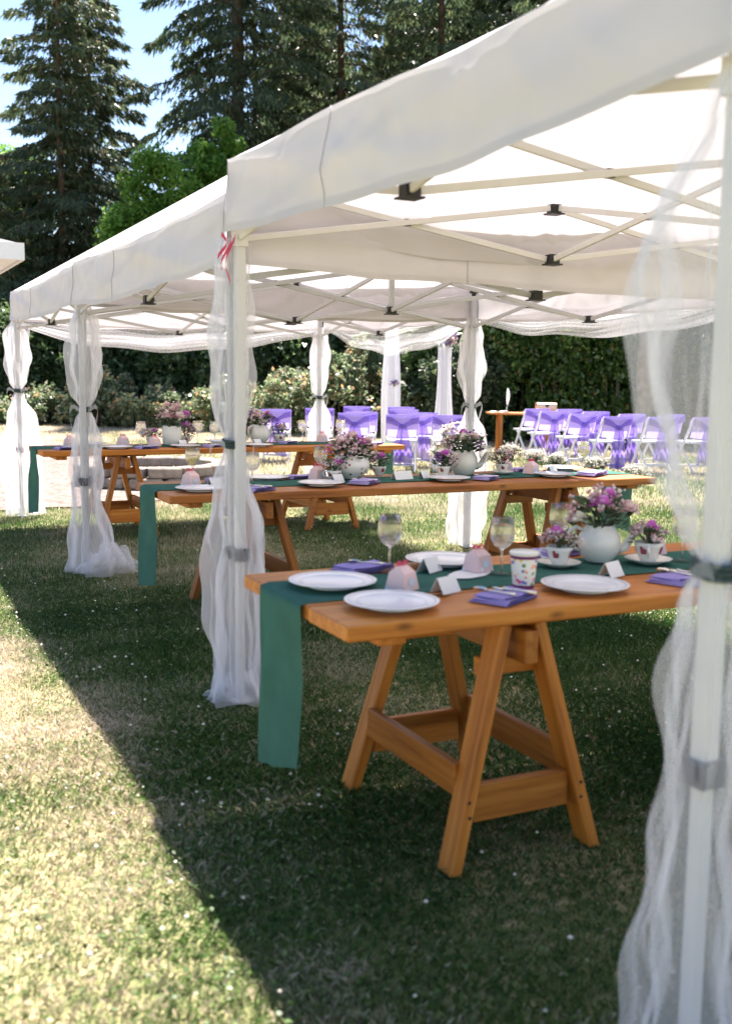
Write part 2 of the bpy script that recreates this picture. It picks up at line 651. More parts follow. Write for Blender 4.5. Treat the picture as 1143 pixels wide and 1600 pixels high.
g = MB()
xs = [-300, -120, -50, -20] + [-10 + i for i in range(31)] + [30, 50, 120, 300]
ys = [-300, -120, -50, -15] + [-8 + i for i in range(48)] + [50, 80, 140, 300]
vs = [(x, y, lawn_z(x, y) - 0.012) for y in ys for x in xs]
fs = [(j * len(xs) + i, j * len(xs) + i + 1, (j + 1) * len(xs) + i + 1, (j + 1) * len(xs) + i)
      for j in range(len(ys) - 1) for i in range(len(xs) - 1)]
g.add(vs, fs)
lawn = g.build('lawn', GROUND, smooth=True)
tag(lawn, kind='structure')

GRAV = [(-11, 6.3), (-3, 6.75), (-1, 6.85), (0.5, 6.9), (1.4, 7.0), (2.4, 7.5), (3.1, 8.3), (3.2, 9.5), (2.9, 11.5), (2.7, 14), (2.45, 17), (2.0, 19.5), (0.5, 22), (-4, 24), (-11, 24)]
gb = bmesh.new()
pts = []
for i in range(len(GRAV)):
    a, b = GRAV[i], GRAV[(i + 1) % len(GRAV)]
    for k in range(6):
        t = k / 6
        x, y = a[0] * (1 - t) + b[0] * t, a[1] * (1 - t) + b[1] * t
        pts.append((x + 0.06 * math.sin(9 * x + 5 * y), y + 0.06 * math.sin(7 * y + 8 * x + 1), 0.016))
f = gb.faces.new([gb.verts.new(p) for p in pts])
bmesh.ops.triangulate(gb, faces=[f])
me = bpy.data.meshes.new('gravel_path')
gb.to_mesh(me)
gb.free()
me.materials.append(GRAVEL)
gp = link(bpy.data.objects.new('gravel_path', me))
tag(gp, kind='structure')


def in_gravel(x, y):
    px = np.array([q[0] for q in GRAV])
    py = np.array([q[1] for q in GRAV])
    ins = np.zeros(x.shape, bool)
    j = len(GRAV) - 1
    for i in range(len(GRAV)):
        c = ((py[i] > y) != (py[j] > y)) & (x < (px[j] - px[i]) * (y - py[i]) / (py[j] - py[i] + 1e-9) + px[i])
        ins ^= c
        j = i
    return ins


# ------------------------------------------------------------------ pop-up canopies
def canopy(label, x0, x1, y0, y1, ze, za, vh, fabric, steel, seed, sides='lrfb', zt=None, dz=0.31, group='white canopies standing in a row'):
    root = thing('pop_up_canopy', label, 'canopy', ((x0 + x1) / 2, (y0 + y1) / 2, 0), 0, group)
    W2, D2 = (x1 - x0) / 2, (y1 - y0) / 2
    cs = [Vector((-W2, -D2, ze)), Vector((W2, -D2, ze)), Vector((W2, D2, ze)), Vector((-W2, D2, ze))]
    ap = Vector((0, 0, za))
    R = random.Random(seed)
    for k in range(4):
        A, B = cs[k], cs[(k + 1) % 4]
        ph = R.uniform(0, 9)
        creases = [(R.uniform(0.05, 0.95), R.uniform(0.2, 0.9), R.uniform(-1.5, 1.5)) for _ in range(14)]
        inward = (-(A + B) / 2)
        inward.z = 0
        inward.normalize()

        def panel(s, t, A=A, B=B, ph=ph, inward=inward):
            P = (A + (B - A) * s) * (1 - t) + ap * t
            sag = 0.022 * math.sin(PI * s) * (1 - t) + 0.10 * math.sin(PI * s) * math.sin(PI * t) * 0.8
            P.z -= sag
            P += inward * (0.012 * math.sin(PI * s) * (1 - t))
            P.z += 0.010 * wob(P.x * 3.1, P.y * 3.1, 1.3, ph) * math.sin(PI * min(1, 3 * s * (1 - s)))
            P.z += (0.012 * math.sin(22 * t + 7 * s + ph) + 0.007 * math.sin(41 * t - 9 * s + 2 * ph)) * math.sin(PI * s) * (1 - t)
            return P
        m = MB()
        m.grid(panel, 40, 36)
        m.build('roof_panel', fabric, root, True)

        def val(s, t, A=A, B=B, ph=ph, inward=inward, creases=creases):
            P = panel(s, 0.0)
            e = math.sin(PI * s)
            drop = vh * (1 + 0.06 * math.sin(2.2 * PI * s + ph) * e) + 0.02 * e
            out = t * (0.012 * math.sin(9 * s + ph) + 0.006 * math.sin(23 * s + 2 * ph + 3 * t)) * e
            for cs_, ct_, an_ in creases:
                dd_ = (s - cs_) * 3.2 * math.cos(an_) + (t - ct_) * 0.3 * math.sin(an_)
                out += 0.006 * math.exp(-(dd_ / 0.035) ** 2) * math.sin(PI * t)
            out += 0.007 * math.sin(PI * t) * math.sin(14 * s - 5 * t + ph)
            P = P - inward * (0.004 + out + 0.02 * t)
            P.z -= drop * t
            return P
        m = MB()
        m.grid(val, 150, 16)
        va = m.build('valance', fabric, root, True)
        m = MB()
        m.grid(lambda u, v: val(u, 0.915 + 0.088 * v) - inward * 0.0035, 150, 2)
        m.build('hem', fabric, va, True)
        for q in (0.0, 0.36):
            m = MB()
            pts2 = [val(max(q, 0.004), j / 8) - inward * 0.004 for j in range(9)]
            m.tube(pts2, 0.0022, 5)
            m.build('seam', fabric, va, True)
    # legs
    zt = ze - 0.085
    zb = zt - dz
    lw = 0.042
    ins = 0.035
    lc = [Vector((sx * (W2 - ins), sy * (D2 - ins), 0)) for sx, sy in ((-1, -1), (1, -1), (1, 1), (-1, 1))]
    for c in lc:
        lo = board('leg', (c.x, c.y, 0.0), (c.x, c.y, 0.70), 0.034, 0.034, steel, root, Vector((1, 0, 0)), 0.003)
        board('upper_leg', (c.x, c.y, 0.66), (c.x, c.y, zt), lw, lw, steel, root, Vector((1, 0, 0)), 0.004)
        m = MB()
        m.box((c.x, c.y, 0.66), (lw + 0.018, lw + 0.018, 0.055))
        m.box((c.x - 0.03, c.y - 0.03, 0.672), (0.03, 0.03, 0.03))
        m.build('leg_lock', GREY_PL, root)
        m = MB()
        m.box((c.x, c.y, 0.006), (0.09, 0.09, 0.008))
        m.build('foot_plate', steel, root)
        m = MB()
        m.box((c.x, c.y, zt + 0.01), (0.05, 0.05, 0.05))
        m.build('corner_bracket', BLACK, root)
        m = MB()
        m.box((c.x, c.y, zb), (0.056, 0.056, 0.07))
        m.build('slider', steel, root)
    mids = [(lc[i] + lc[(i + 1) % 4]) / 2 * 0.965 for i in range(4)]
    cen = Vector((0, 0, 0))

    def scissor(a, b, off):
        d = (b - a).normalized()
        n = Vector((-d.y, d.x, 0)) * off
        ends = [a + d * 0.03, b - d * 0.025]
        board('truss_bar', ends[0] + n + Vector((0, 0, zt)), ends[1] + n + Vector((0, 0, zb)), 0.014, 0.027, steel, root, Vector((0, 0, 1)), 0.002)
        board('truss_bar', ends[0] - n + Vector((0, 0, zb)), ends[1] - n + Vector((0, 0, zt)), 0.014, 0.027, steel, root, Vector((0, 0, 1)), 0.002)
        m = MB()
        q = (a + b) / 2
        m.box(q + Vector((0, 0, (zt + zb) / 2)), (0.030, 0.030, 0.030))
        m.build('pivot', BLACK, root)
    for i in range(4):
        scissor(lc[i], mids[i], 0.009)
        scissor(mids[i], lc[(i + 1) % 4], 0.009)
        scissor(mids[i], cen, 0.009)
    for q in mids + [cen]:
        m = MB()
        m.box(q + Vector((0, 0, zt)), (0.05, 0.05, 0.04))
        m.box(q + Vector((0, 0, zt - 0.024)), (0.072, 0.072, 0.007))
        m.build('bracket', BLACK, root)
        m = MB()
        m.box(q + Vector((0, 0, zb)), (0.05, 0.05, 0.045))
        m.box(q + Vector((0, 0, zb - 0.024)), (0.072, 0.072, 0.007))
        m.build('bracket', BLACK, root)
    board('peak_pole', (0, 0, zb - 0.02), (0, 0, za - 0.03), 0.03, 0.03, steel, root, Vector((1, 0, 0)), 0.003)
    return root


T1 = canopy('nearest white canopy with cream frame, over the table in the foreground', 0.0, 3.18, -2.985, -0.13, 2.32, 3.17, 0.295, CANVAS, POLE_CREAM, 1, dz=0.235)
T2 = canopy('middle white canopy with grey frame, between the nearest and the farthest canopy', 0.0, 3.27, -0.112, 3.185, 2.19, 3.08, 0.29, CANVAS2, POLE_GREY, 2, dz=0.26)
T3 = canopy('farthest white canopy, beside the gravel', 0.03, 3.30, 3.205, 6.42, 2.19, 3.18, 0.27, CANVAS2, POLE_GREY, 3, dz=0.26)


# ------------------------------------------------------------------ tulle on the poles
def drape(label, x, y, prof, seed, tie_z=None, mat=TULLE, puddle=None, nu=170, layers=1, group='tulle drapes tied round the canopy legs'):
    """prof: list of (z, half width, dx, dy) from the ground up"""
    root = thing('tulle_drape', label, 'drape', (x, y, 0), 0, group)
    R = random.Random(seed)
    zs = [p[0] for p in prof]

    def ev(z, k):
        for i in range(len(prof) - 1):
            if z <= prof[i + 1][0]:
                t = (z - prof[i][0]) / (prof[i + 1][0] - prof[i][0])
                t = t * t * (3 - 2 * t)
                return prof[i][k] * (1 - t) + prof[i + 1][k] * t
        return prof[-1][k]
    for l in range(layers):
        ph = [R.uniform(0, 7) for _ in range(8)]
        ks = [R.choice((5, 6, 7)), R.choice((11, 13)), R.choice((23, 27, 29))]
        scl = 1.0 - 0.22 * l

        def f(u, v):
            z = zs[0] + (zs[-1] - zs[0]) * v
            a = ev(z, 1) * scl
            q = 2 * PI * u
            fold = 1 + 0.20 * math.sin(ks[0] * q + ph[0] + 1.3 * math.sin(2.1 * z + ph[1])) \
                + 0.11 * math.sin(ks[1] * q + ph[2] - 2.2 * z) + 0.075 * math.sin(ks[2] * q + ph[3] + 1.5 * math.sin(3 * z))
            fold += 0.16 * math.sin(2 * q + ph[4] + 2.6 * z) + 0.07 * math.sin(7.3 * z + 3 * q + ph[5])
            r = max(a * fold, 0.012 + 0.004 * l)
            cr = 0.012 * math.sin(21 * z + 4 * q + ph[6]) * min(1, a / 0.08)
            return (ev(z, 2) + (r + cr) * math.cos(q), ev(z, 3) + (r * 0.85 + cr) * math.sin(q), z + 0.012 * math.sin(3 * q + ph[7]) * (1 if 0.02 < v < 0.98 else 0))
        m = MB()
        m.grid(f, nu, 74, True)
        m.build('sheer_layer', mat, root, True)
    # gathered folds where the net lies doubled
    for k in range(15):
        q0, w0, dr, p0 = R.uniform(0, 2 * PI), R.uniform(0.06, 0.20), R.uniform(-1.6, 1.6), R.uniform(0, 6)
        va, vb = R.choice(((0, 0.52), (0, 0.6), (0.1, 0.56), (0.5, 1.0), (0.55, 1.0), (0, 1)))

        def gf(u, v, q0=q0, w0=w0, dr=dr, p0=p0, va=va, vb=vb):
            vv = va + (vb - va) * v
            x, y, z = f((q0 + dr * vv + 0.25 * math.sin(6 * vv + p0) + (u - 0.5) * w0 * (0.5 + 0.5 * math.sin(PI * v))) / (2 * PI) % 1.0, vv)
            ex, ey = ev(z, 2), ev(z, 3)
            sc = 0.93 + 0.05 * math.sin(9 * u + p0)
            return (ex + (x - ex) * sc, ey + (y - ey) * sc, z)
        m = MB()
        m.grid(gf, 5, 60)
        m.build('gathered_fold', mat, root, True)
    if puddle:
        px, py, pr, pz = puddle
        ph = [R.uniform(0, 7) for _ in range(6)]

        def pd(u, v):
            q = 2 * PI * u
            r = pr * v * (1 + 0.22 * math.sin(2 * q + ph[0]) + 0.14 * math.sin(5 * q + ph[1]) + 0.08 * math.sin(11 * q + ph[2]) + 0.05 * math.sin(19 * q + ph[5]))
            z = pz * 0.62 * (1 - v ** 0.8) * (1 + 0.45 * math.sin(3 * q + ph[3])) + 0.32 * pz * abs(math.sin(2.5 * q + ph[4] + 7 * v)) * math.sin(PI * v) + 0.12 * pz * abs(math.sin(9 * q + 11 * v + ph[5])) * math.sin(PI * min(1, v * 1.1)) + 0.02
            return (px + r * math.cos(q), py + r * math.sin(q), z)
        m = MB()
        m.grid(pd, 120, 30, True)
        m.build('hem_puddle', mat, root, True)
    if tie_z:
        m = MB()
        pts = [(0.042 * math.cos(q), 0.042 * math.sin(q), tie_z + 0.006 * math.sin(q)) for q in [2 * PI * i / 14 for i in range(15)]]
        for dzz in (-0.012, 0, 0.012):
            m.tube([(p[0], p[1], p[2] + dzz) for p in pts], 0.007, 6, False)
        m.build('tie_band', TIE, root, True)
        for sgn in (-1, 1):
            def rib(u, v, sgn=sgn):
                s = u
                return (sgn * (0.04 + 0.09 * math.sin(PI * s * 0.8)) * 0.75 - 0.02, -0.055 - 0.02 * math.sin(5 * s) + 0.01 * v, tie_z - 0.01 - 0.16 * s * s + 0.05 * math.sin(PI * s) + (v - 0.5) * 0.03)
            m = MB()
            m.grid(rib, 12, 2)
            m.build('bow_loop', mat, root, True)
    return root


def pole_at(T, i):
    return None


drape('large out of focus tulle drape on the foreground canopy leg at right', 0.035, -2.95,
      [(0.02, 0.12, -0.0, 0.0), (0.30, 0.105, -0.0, 0), (0.62, 0.08, 0.0, 0), (0.86, 0.085, 0, 0), (1.0, 0.065, 0, 0), (1.075, 0.030, 0, 0), (1.14, 0.065, 0, 0.0), (1.26, 0.115, 0.0, 0.0), (1.5, 0.15, 0.0, 0.0), (1.75, 0.13, 0, 0), (1.92, 0.06, 0, 0), (2.03, 0.03, 0, 0)], 3, 1.075, TULLE_FRONT)
drape('tulle drape on the joined legs of the nearest and middle canopies', 0.02, -0.115,
      [(0.02, 0.135, 0.03, -0.02), (0.15, 0.115, 0.03, 0), (0.45, 0.125, 0.02, 0), (0.75, 0.105, 0.02, 0), (0.98, 0.06, 0, 0), (1.14, 0.030, 0, 0), (1.25, 0.055, 0, 0), (1.45, 0.070, 0, 0), (1.75, 0.068, 0, 0), (2.0, 0.055, 0, 0)], 5, 1.14, puddle=(0.03, 0, 0.15, 0.12))
drape('tulle drape with a puddled hem on the leg between middle and far canopies', 0.06, 3.19,
      [(0.02, 0.17, 0.05, 0), (0.2, 0.13, 0.03, 0), (0.5, 0.085, 0, 0), (0.9, 0.085, 0, 0), (1.1, 0.055, 0, 0), (1.175, 0.028, 0, 0), (1.28, 0.075, 0, 0), (1.5, 0.115, 0, 0), (1.75, 0.10, 0, 0), (1.9, 0.05, 0, 0)], 8, 1.175, puddle=(0.12, -0.1, 0.22, 0.22))
drape('tulle drape on the far left corner leg beside the gravel', 0.065, 6.385,
      [(0.02, 0.14, 0.03, 0), (0.3, 0.15, 0.03, 0), (0.7, 0.155, 0.02, 0), (1.0, 0.11, 0.01, 0), (1.18, 0.05, 0, 0), (1.245, 0.03, 0, 0), (1.33, 0.08, 0, 0), (1.55, 0.115, 0, 0), (1.78, 0.10, 0, 0), (1.95, 0.04, 0, 0)], 13, 1.245)
drape('tulle drape on the inner leg at right behind the middle table', 3.25, 3.18,
      [(0.03, 0.12, -0.02, 0), (0.25, 0.13, -0.02, 0), (0.6, 0.12, 0, 0), (0.95, 0.10, 0.02, 0), (1.14, 0.045, 0, 0), (1.2, 0.03, 0, 0), (1.29, 0.07, 0, 0), (1.5, 0.115, -0.01, 0), (1.75, 0.09, 0, 0), (1.92, 0.05, 0, 0)], 21, 1.2)
drape('narrow tulle drape on the far right leg behind the far table', 3.265, 6.385,
      [(0.03, 0.10, 0, 0), (0.5, 0.10, 0, 0), (0.95, 0.085, 0, 0), (1.14, 0.04, 0, 0), (1.19, 0.03, 0, 0), (1.28, 0.06, 0, 0), (1.55, 0.095, 0, 0), (1.8, 0.085, 0, 0), (1.95, 0.05, 0, 0)], 34, 1.19)


def swag(label, A, B, sag, h0, h1, seed, bulge=0.06):
    root = thing('tulle_swag', label, 'swag', A, 0, 'tulle swags hung along the canopy edges')
    A = Vector(A)
    d = Vector(B) - A
    n = Vector((-d.y, d.x, 0)).normalized()
    R = random.Random(seed)
    ph = [R.uniform(0, 7) for _ in range(6)]
    for l in range(2):
        def f(u, v):
            e = math.sin(PI * u)
            top = -0.10 * e * sag
            h = (h0 + (h1 - h0) * u) * (0.25 + 0.75 * e ** 0.6)
            z = top - h * v * (1 + 0.12 * math.sin(5 * u + ph[0])) - sag * e * v
            b = bulge * math.sin(PI * v * (2.3 + 0.5 * l) + ph[1] + 3.1 * u) * e + 0.02 * math.sin(17 * u + 4 * v + ph[2]) + 0.012 * math.sin(31 * v + ph[3] + 4 * u)
            P = d * u + n * (b + 0.02 * l)
            P.z += z + 0.012 * math.sin(23 * u + ph[4])
            return P
        m = MB()
        m.grid(f, 60, 22)
        m.build('sheer_layer', TULLE_SWAG, root, True)
    return root


swag('tulle swag along the far edge of the farthest canopy', (0.09, 6.44, 1.93), (3.25, 6.44, 1.93), 0.12, 0.18, 0.14, 4)
swag('tulle swag on the right side of the farthest canopy, near the white arch', (3.33, 6.38, 1.95), (3.33, 3.24, 1.95), 0.12, 0.14, 0.18, 6)
swag('tulle swag on the right side of the middle canopy, near the hedge', (3.31, 3.14, 1.95), (3.31, -0.05, 1.95), 0.05, 0.22, 0.12, 9)

# pink ribbon at the corner
rb = thing('ribbon', 'small pink ribbon knotted at the canopy corner', 'ribbon', (-0.03, -0.165, 1.93))
for k in range(3):
    m = MB()
    m.grid(lambda u, v, k=k: ((k - 1) * 0.02 + 0.02 * math.sin(4 * u + k), -0.012 * math.sin(6 * u + k) - 0.015, 0.07 - 0.16 * u * (0.6 + 0.3 * k) + 0.02 * v), 10, 2)
    m.build('ribbon_tail', PINKTIE if k != 1 else PINKTIE, rb, True)


# ------------------------------------------------------------------ tables
TH = 0.768


def trestle(parent, x, y, wmat):
    m = bevelled(0.74, 0.045, 0.10)
    m.materials.append(wmat)
    b = bpy.data.objects.new('trestle', m)
    link(b, parent)
    mat = Matrix.Rotation(PI / 2, 4, 'Z')
    mat.translation = (x, y, 0.650)
    b.matrix_local = mat
    inv = mat.inverted()

    def bd(name, p0, p1, w, h, side, bb=0.004):
        o = board(name, (0, 0, 0), (1, 0, 0), w, h, wmat, b, side, bb)
        # rebuild with transformed ends so the child sits in the beam's frame
        q0 = inv @ (Vector(p0) + Vector((x, y, 0)))
        q1 = inv @ (Vector(p1) + Vector((x, y, 0)))
        s2 = inv.to_3x3() @ side
        bpy.data.objects.remove(o, do_unlink=True)
        return board(name, q0, q1, w, h, wmat, b, s2, bb)
    for sx in (-1, 1):
        for sy in (-1, 1):
            bd('leg', (sx * 0.252, sy * 0.345, -0.012), (sx * 0.060, sy * 0.285, 0.712), 0.078, 0.040, Vector((sx, 0, 0.25)).normalized())
    for sy in (-1, 1):
        bd('end_brace', (-0.172, sy * 0.325, 0.185), (0.172, sy * 0.325, 0.185), 0.030, 0.115, Vector((0, 0, 1)))
        bd('gusset', (-0.115, sy * 0.245, 0.575), (0.115, sy * 0.245, 0.575), 0.030, 0.06, Vector((0, 0, 1)))
        bd('top_plate', (-0.19, sy * 0.20, 0.7105), (0.19, sy * 0.20, 0.7105), 0.12, 0.021, Vector((0, 0, 1)))
    for sx in (-1, 1):
        bd('side_brace', (sx * 0.196, -0.292, 0.25), (sx * 0.196, 0.292, 0.25), 0.030, 0.10, Vector((0, 0, 1)))
    for sx in (-1, 1):
        for sy in (-1, 1):
            for k, zz in enumerate((0.16, 0.205)):
                lx, ly = 0.252 - 0.192 * (zz + 0.012) / 0.724, 0.345 - 0.06 * (zz + 0.012) / 0.724
                m2 = MB()
                m2.tube([(0, -0.001, 0), (0, 0.001, 0)], 0.0055, 8)
                so2 = m2.build('screw', BLACK, b)
                mm = Matrix.Translation((x + sx * (lx + 0.012 * (k - 0.5)), y + sy * (ly + 0.0398), zz))
                so2.matrix_local = inv @ mm
    return b


def table(label, x0, x1, yc, w, nb, tr, wmat, runner_y, drops, rlabel, rw=0.335, seed=1):
    t = thing('trestle_table', label, 'table', ((x0 + x1) / 2, yc, 0), 0, 'long wooden trestle tables')
    L = x1 - x0
    R = random.Random(seed)
    bw = w / nb
    for i in range(nb):
        y = -w / 2 + bw * (i + 0.5)
        e0, e1 = R.uniform(-0.006, 0.006), R.uniform(-0.006, 0.006)
        board('board', (-L / 2 + e0, y, TH - 0.023 - R.uniform(0, 0.0015)), (L / 2 + e1, y, TH - 0.023 - R.uniform(0, 0.0015)), bw - 0.004, 0.046, wmat, t, Vector((0, 0, 1)), 0.005)
    cx = (x0 + x1) / 2
    for c in (x0 + 0.16, x1 - 0.16):
        board('cleat', (c - cx, -w / 2 + 0.05, TH - 0.063), (c - cx, w / 2 - 0.05, TH - 0.063), 0.09, 0.032, wmat, t)
    for tx, ty in tr:
        trestle(t, tx - cx, ty - yc, wmat)
    # runner
    r = thing('table_runner', rlabel, 'runner', ((x0 + x1) / 2, runner_y, 0), 0, 'green table runners')
    d0, d1 = drops
    tot = d0 + L + d1

    def rf(u, v):
        s = u * tot - d0
        yy = (v - 0.5) * rw
        z = TH + 0.004 + 0.0015 * math.sin(9 * s + 11 * yy)
        if s < 0:
            q = -s
            return (-L / 2 - 0.014 - (0.024 * math.sin(19 * yy + q * 2.5) + 0.009 * math.sin(47 * yy - 3 * q)) * min(1, q * 4) - 0.03 * q * math.sin(2.5 * q), yy * (1 - 0.12 * q) + 0.05 * q * math.sin(3 * q) * (1 if v < 2 else 0), TH - max(0, q - 0.004) - (0.05 * v if q > d0 * 0.985 else 0) + 0.003)
        if s > L:
            q = s - L
            return (L / 2 + 0.012 + 0.012 * math.sin(21 * yy + q * 4) * min(1, q * 6) + 0.02 * q, yy * (1 - 0.1 * q), TH - max(0, q - 0.004) + 0.003)
        return (s - L / 2, yy, z)
    m = MB()
    m.grid(rf, 170, 12)
    m.build('cloth', GREEN, r, True)
    return t


table('nearest trestle table, orange brown boards, foreground', -0.29, 3.2, -1.55, 0.83, 3, [(0.305, -1.60), (2.55, -1.58)], WOOD, -1.49, (0.53, 0.4),
      'green runner along the nearest table, hanging over its left end', seed=3)
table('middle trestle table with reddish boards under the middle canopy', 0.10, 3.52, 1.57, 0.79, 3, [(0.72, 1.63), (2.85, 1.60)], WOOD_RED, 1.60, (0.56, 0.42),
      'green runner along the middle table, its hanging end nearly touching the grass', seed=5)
table('farthest trestle table under the far canopy beside the gravel', -0.0, 3.42, 5.04, 0.77, 3, [(0.72, 5.06), (2.61, 4.90)], WOOD, 5.08, (0.55, 0.42),
      'green runner along the farthest table', seed=8)

# ------------------------------------------------------------------ tableware
Z = TH + 0.0055   # on the runner
ZB = TH + 0.001   # on bare boards
PROTO = {}


def on(x, y):
    for ry, a, b in ((-1.49, -0.3, 3.2), (1.60, 0.1, 3.52), (5.08, 0, 3.42)):
        if abs(y - ry) < 0.24 and a <= x <= b:
            return Z + 0.002
    return ZB + 0.001


def ware(key, maker, label, x, y, rz=0.0, s=1.0, z=None, group=None, cat=None):
    z = on(x, y) if z is None else z
    if key not in PROTO:
        o = maker()
        PROTO[key] = o
        o.location = (x, y, z)
        o.rotation_euler = (0, 0, rz)
        o.scale = (s,) * 3
        o['label'] = label
    else:
        o = dup(PROTO[key], (x, y, z), rz, label, s)
    o['label'] = label
    if group:
        o['group'] = group
    return o


def mk_plate():
    r = thing('dinner_plate', '', 'plate', group='white dinner plates')
    m = MB()
    m.lathe([(0.0, 0.006), (0.085, 0.006), (0.095, 0.010), (0.138, 0.019), (0.141, 0.0215), (0.138, 0.0225), (0.098, 0.0145), (0.088, 0.0105), (0.0, 0.0102)], 56)
    m.build('dish', CHINA, r, True)
    m = MB()
    m.lathe([(0.1265, 0.0206), (0.1285, 0.0212), (0.1300, 0.0215)], 56)
    m.lathe([(0.1005, 0.0158), (0.1025, 0.0163)], 56)
    rl = m.build('rim_line', RIMBLUE, r, True)
    rl['kind'] = 'stuff'
    m = MB()
    m.lathe([(0.070, 0.0), (0.074, 0.006), (0.080, 0.006), (0.078, 0.0)], 40)
    m.build('foot_ring', CHINA, r, True)
    return r


def mk_glass(wine=False):
    def mk():
        r = thing('wine_glass', '', 'glass', group='stemmed wine glasses')
        m = MB()
        m.lathe([(0.036, 0.0), (0.036, 0.002), (0.012, 0.006), (0.0045, 0.012)], 32)
        m.build('foot', CRYSTAL, r, True)
        m = MB()
        m.lathe([(0.0045, 0.012), (0.004, 0.05), (0.0045, 0.075), (0.008, 0.082)], 14)
        m.build('stem', CRYSTAL, r, True)
        m = MB()
        m.lathe([(0.008, 0.082), (0.024, 0.092), (0.036, 0.11), (0.0405, 0.130), (0.039, 0.155), (0.0345, 0.185), (0.0335, 0.186), (0.038, 0.155), (0.039, 0.130), (0.0345, 0.112), (0.022, 0.095), (0.0, 0.088)], 36)
        m.build('bowl', CRYSTAL, r, True)
        if wine:
            m = MB()
            m.lathe([(0.0, 0.09), (0.021, 0.0965), (0.033, 0.1125), (0.0375, 0.130), (0.0375, 0.138), (0.0, 0.138)], 30)
            m.build('drink', WINE, r, True)
        return r
    return mk


def napkin_layers(r, mat, R, big=1.0):
    for i, (sx, sy, a) in enumerate(((0.19, 0.135, 0.0), (0.186, 0.128, 0.05), (0.175, 0.12, -0.03))):
        a += R.uniform(-0.03, 0.03)

        def f(u, v, sx=sx, sy=sy, i=i, a=a):
            # closed folded pad
            th = 0.0065
            if v <= 0.5:
                q = v * 2
                z = i * 0.0072 + 0.001
            else:
                q = (1 - v) * 2
                z = i * 0.0072 + th + 0.0018 * math.sin(7 * u + 5 * q + i)
            x, y = (u - 0.5) * sx, (q - 0.5) * sy
            return (x * math.cos(a) - y * math.sin(a) + 0.004 * i, x * math.sin(a) + y * math.cos(a), z)
        m = MB()
        m.grid(f, 14, 16)
        nf = len(m.v)
        row = 15
        m.f.append(tuple(j * row for j in range(17)))
        m.f.append(tuple(j * row + 14 for j in range(16, -1, -1)))
        m.build('fold', mat, r)


def mk_napkin(mat, seed):
    def mk():
        r = thing('folded_napkin', '', 'napkin', group='folded purple napkins')
        napkin_layers(r, mat, random.Random(seed))
        return r
    return mk


def mk_spoon():
    r = thing('spoon', '', 'spoon', group='spoons laid on napkins')
    m = MB()
    m.grid(lambda u, v: ((u - 0.5) * 0.033 * math.sin(PI * min(max(v, 0.03), 0.97)) ** 0.5, (v - 0.5) * 0.05 + 0.045, 0.006 + 0.010 * (2 * (u - 0.5)) ** 2 * math.sin(PI * v) ** 0.5 - 0.004 * math.sin(PI * v)), 8, 8)
    m.build('bowl', SILVER, r, True)
    m = MB()
    m.tube([(0, 0.022, 0.005), (0, -0.01, 0.006), (0, -0.05, 0.004), (0, -0.075, 0.003)], [0.003, 0.0025, 0.0035, 0.006], 8)
    m.build('handle', SILVER, r, True)
    return r


def mk_fork():
    r = thing('fork', '', 'fork', group='forks laid on napkins')
    for k in range(4):
        m = MB()
        xx = (k - 1.5) * 0.0055
        m.tube([(xx * 0.8, 0.03, 0.004), (xx, 0.045, 0.003), (xx, 0.07, 0.006)], [0.0022, 0.002, 0.0012], 6)
        m.build('tine', SILVER, r, True)
    m = MB()
    m.tube([(0, 0.034, 0.004), (0, 0.02, 0.005), (0, -0.03, 0.006), (0, -0.075, 0.003)], [0.009, 0.003, 0.003, 0.006], 8)
    m.build('handle', SILVER, r, True)
    return r


def mk_card(w=0.085, h=0.055):
    def mk():
        r = thing('place_card', '', 'card', group='white place cards on the tables')
        for s in (-1, 1):
            m = MB()
            R = Matrix.Rotation(s * 0.50, 3, 'X')
            c = Vector((0, s * h * 0.25, h * 0.44))
            m.box(c, (w, 0.0012, h), R)
            m.build('card_face', CARD, r)
        return r
    return mk


def mk_sheet():
    r = thing('menu_card', '', 'card')
    m = MB()
    n = 40
    vs = [(0.105 * math.cos(2 * PI * i / n) * (1 + 0.03 * math.cos(16 * PI * i / n)), 0.055 * math.sin(2 * PI * i / n) * (1 + 0.03 * math.cos(16 * PI * i / n)), z) for z in (0.0, 0.0025) for i in range(n)]
    m.add(vs, [tuple(range(n - 1, -1, -1)), tuple(range(n, 2 * n))] + [(i, (i + 1) % n, n + (i + 1) % n, n + i) for i in range(n)])
    m.build('sheet', CARD, r)
    return r


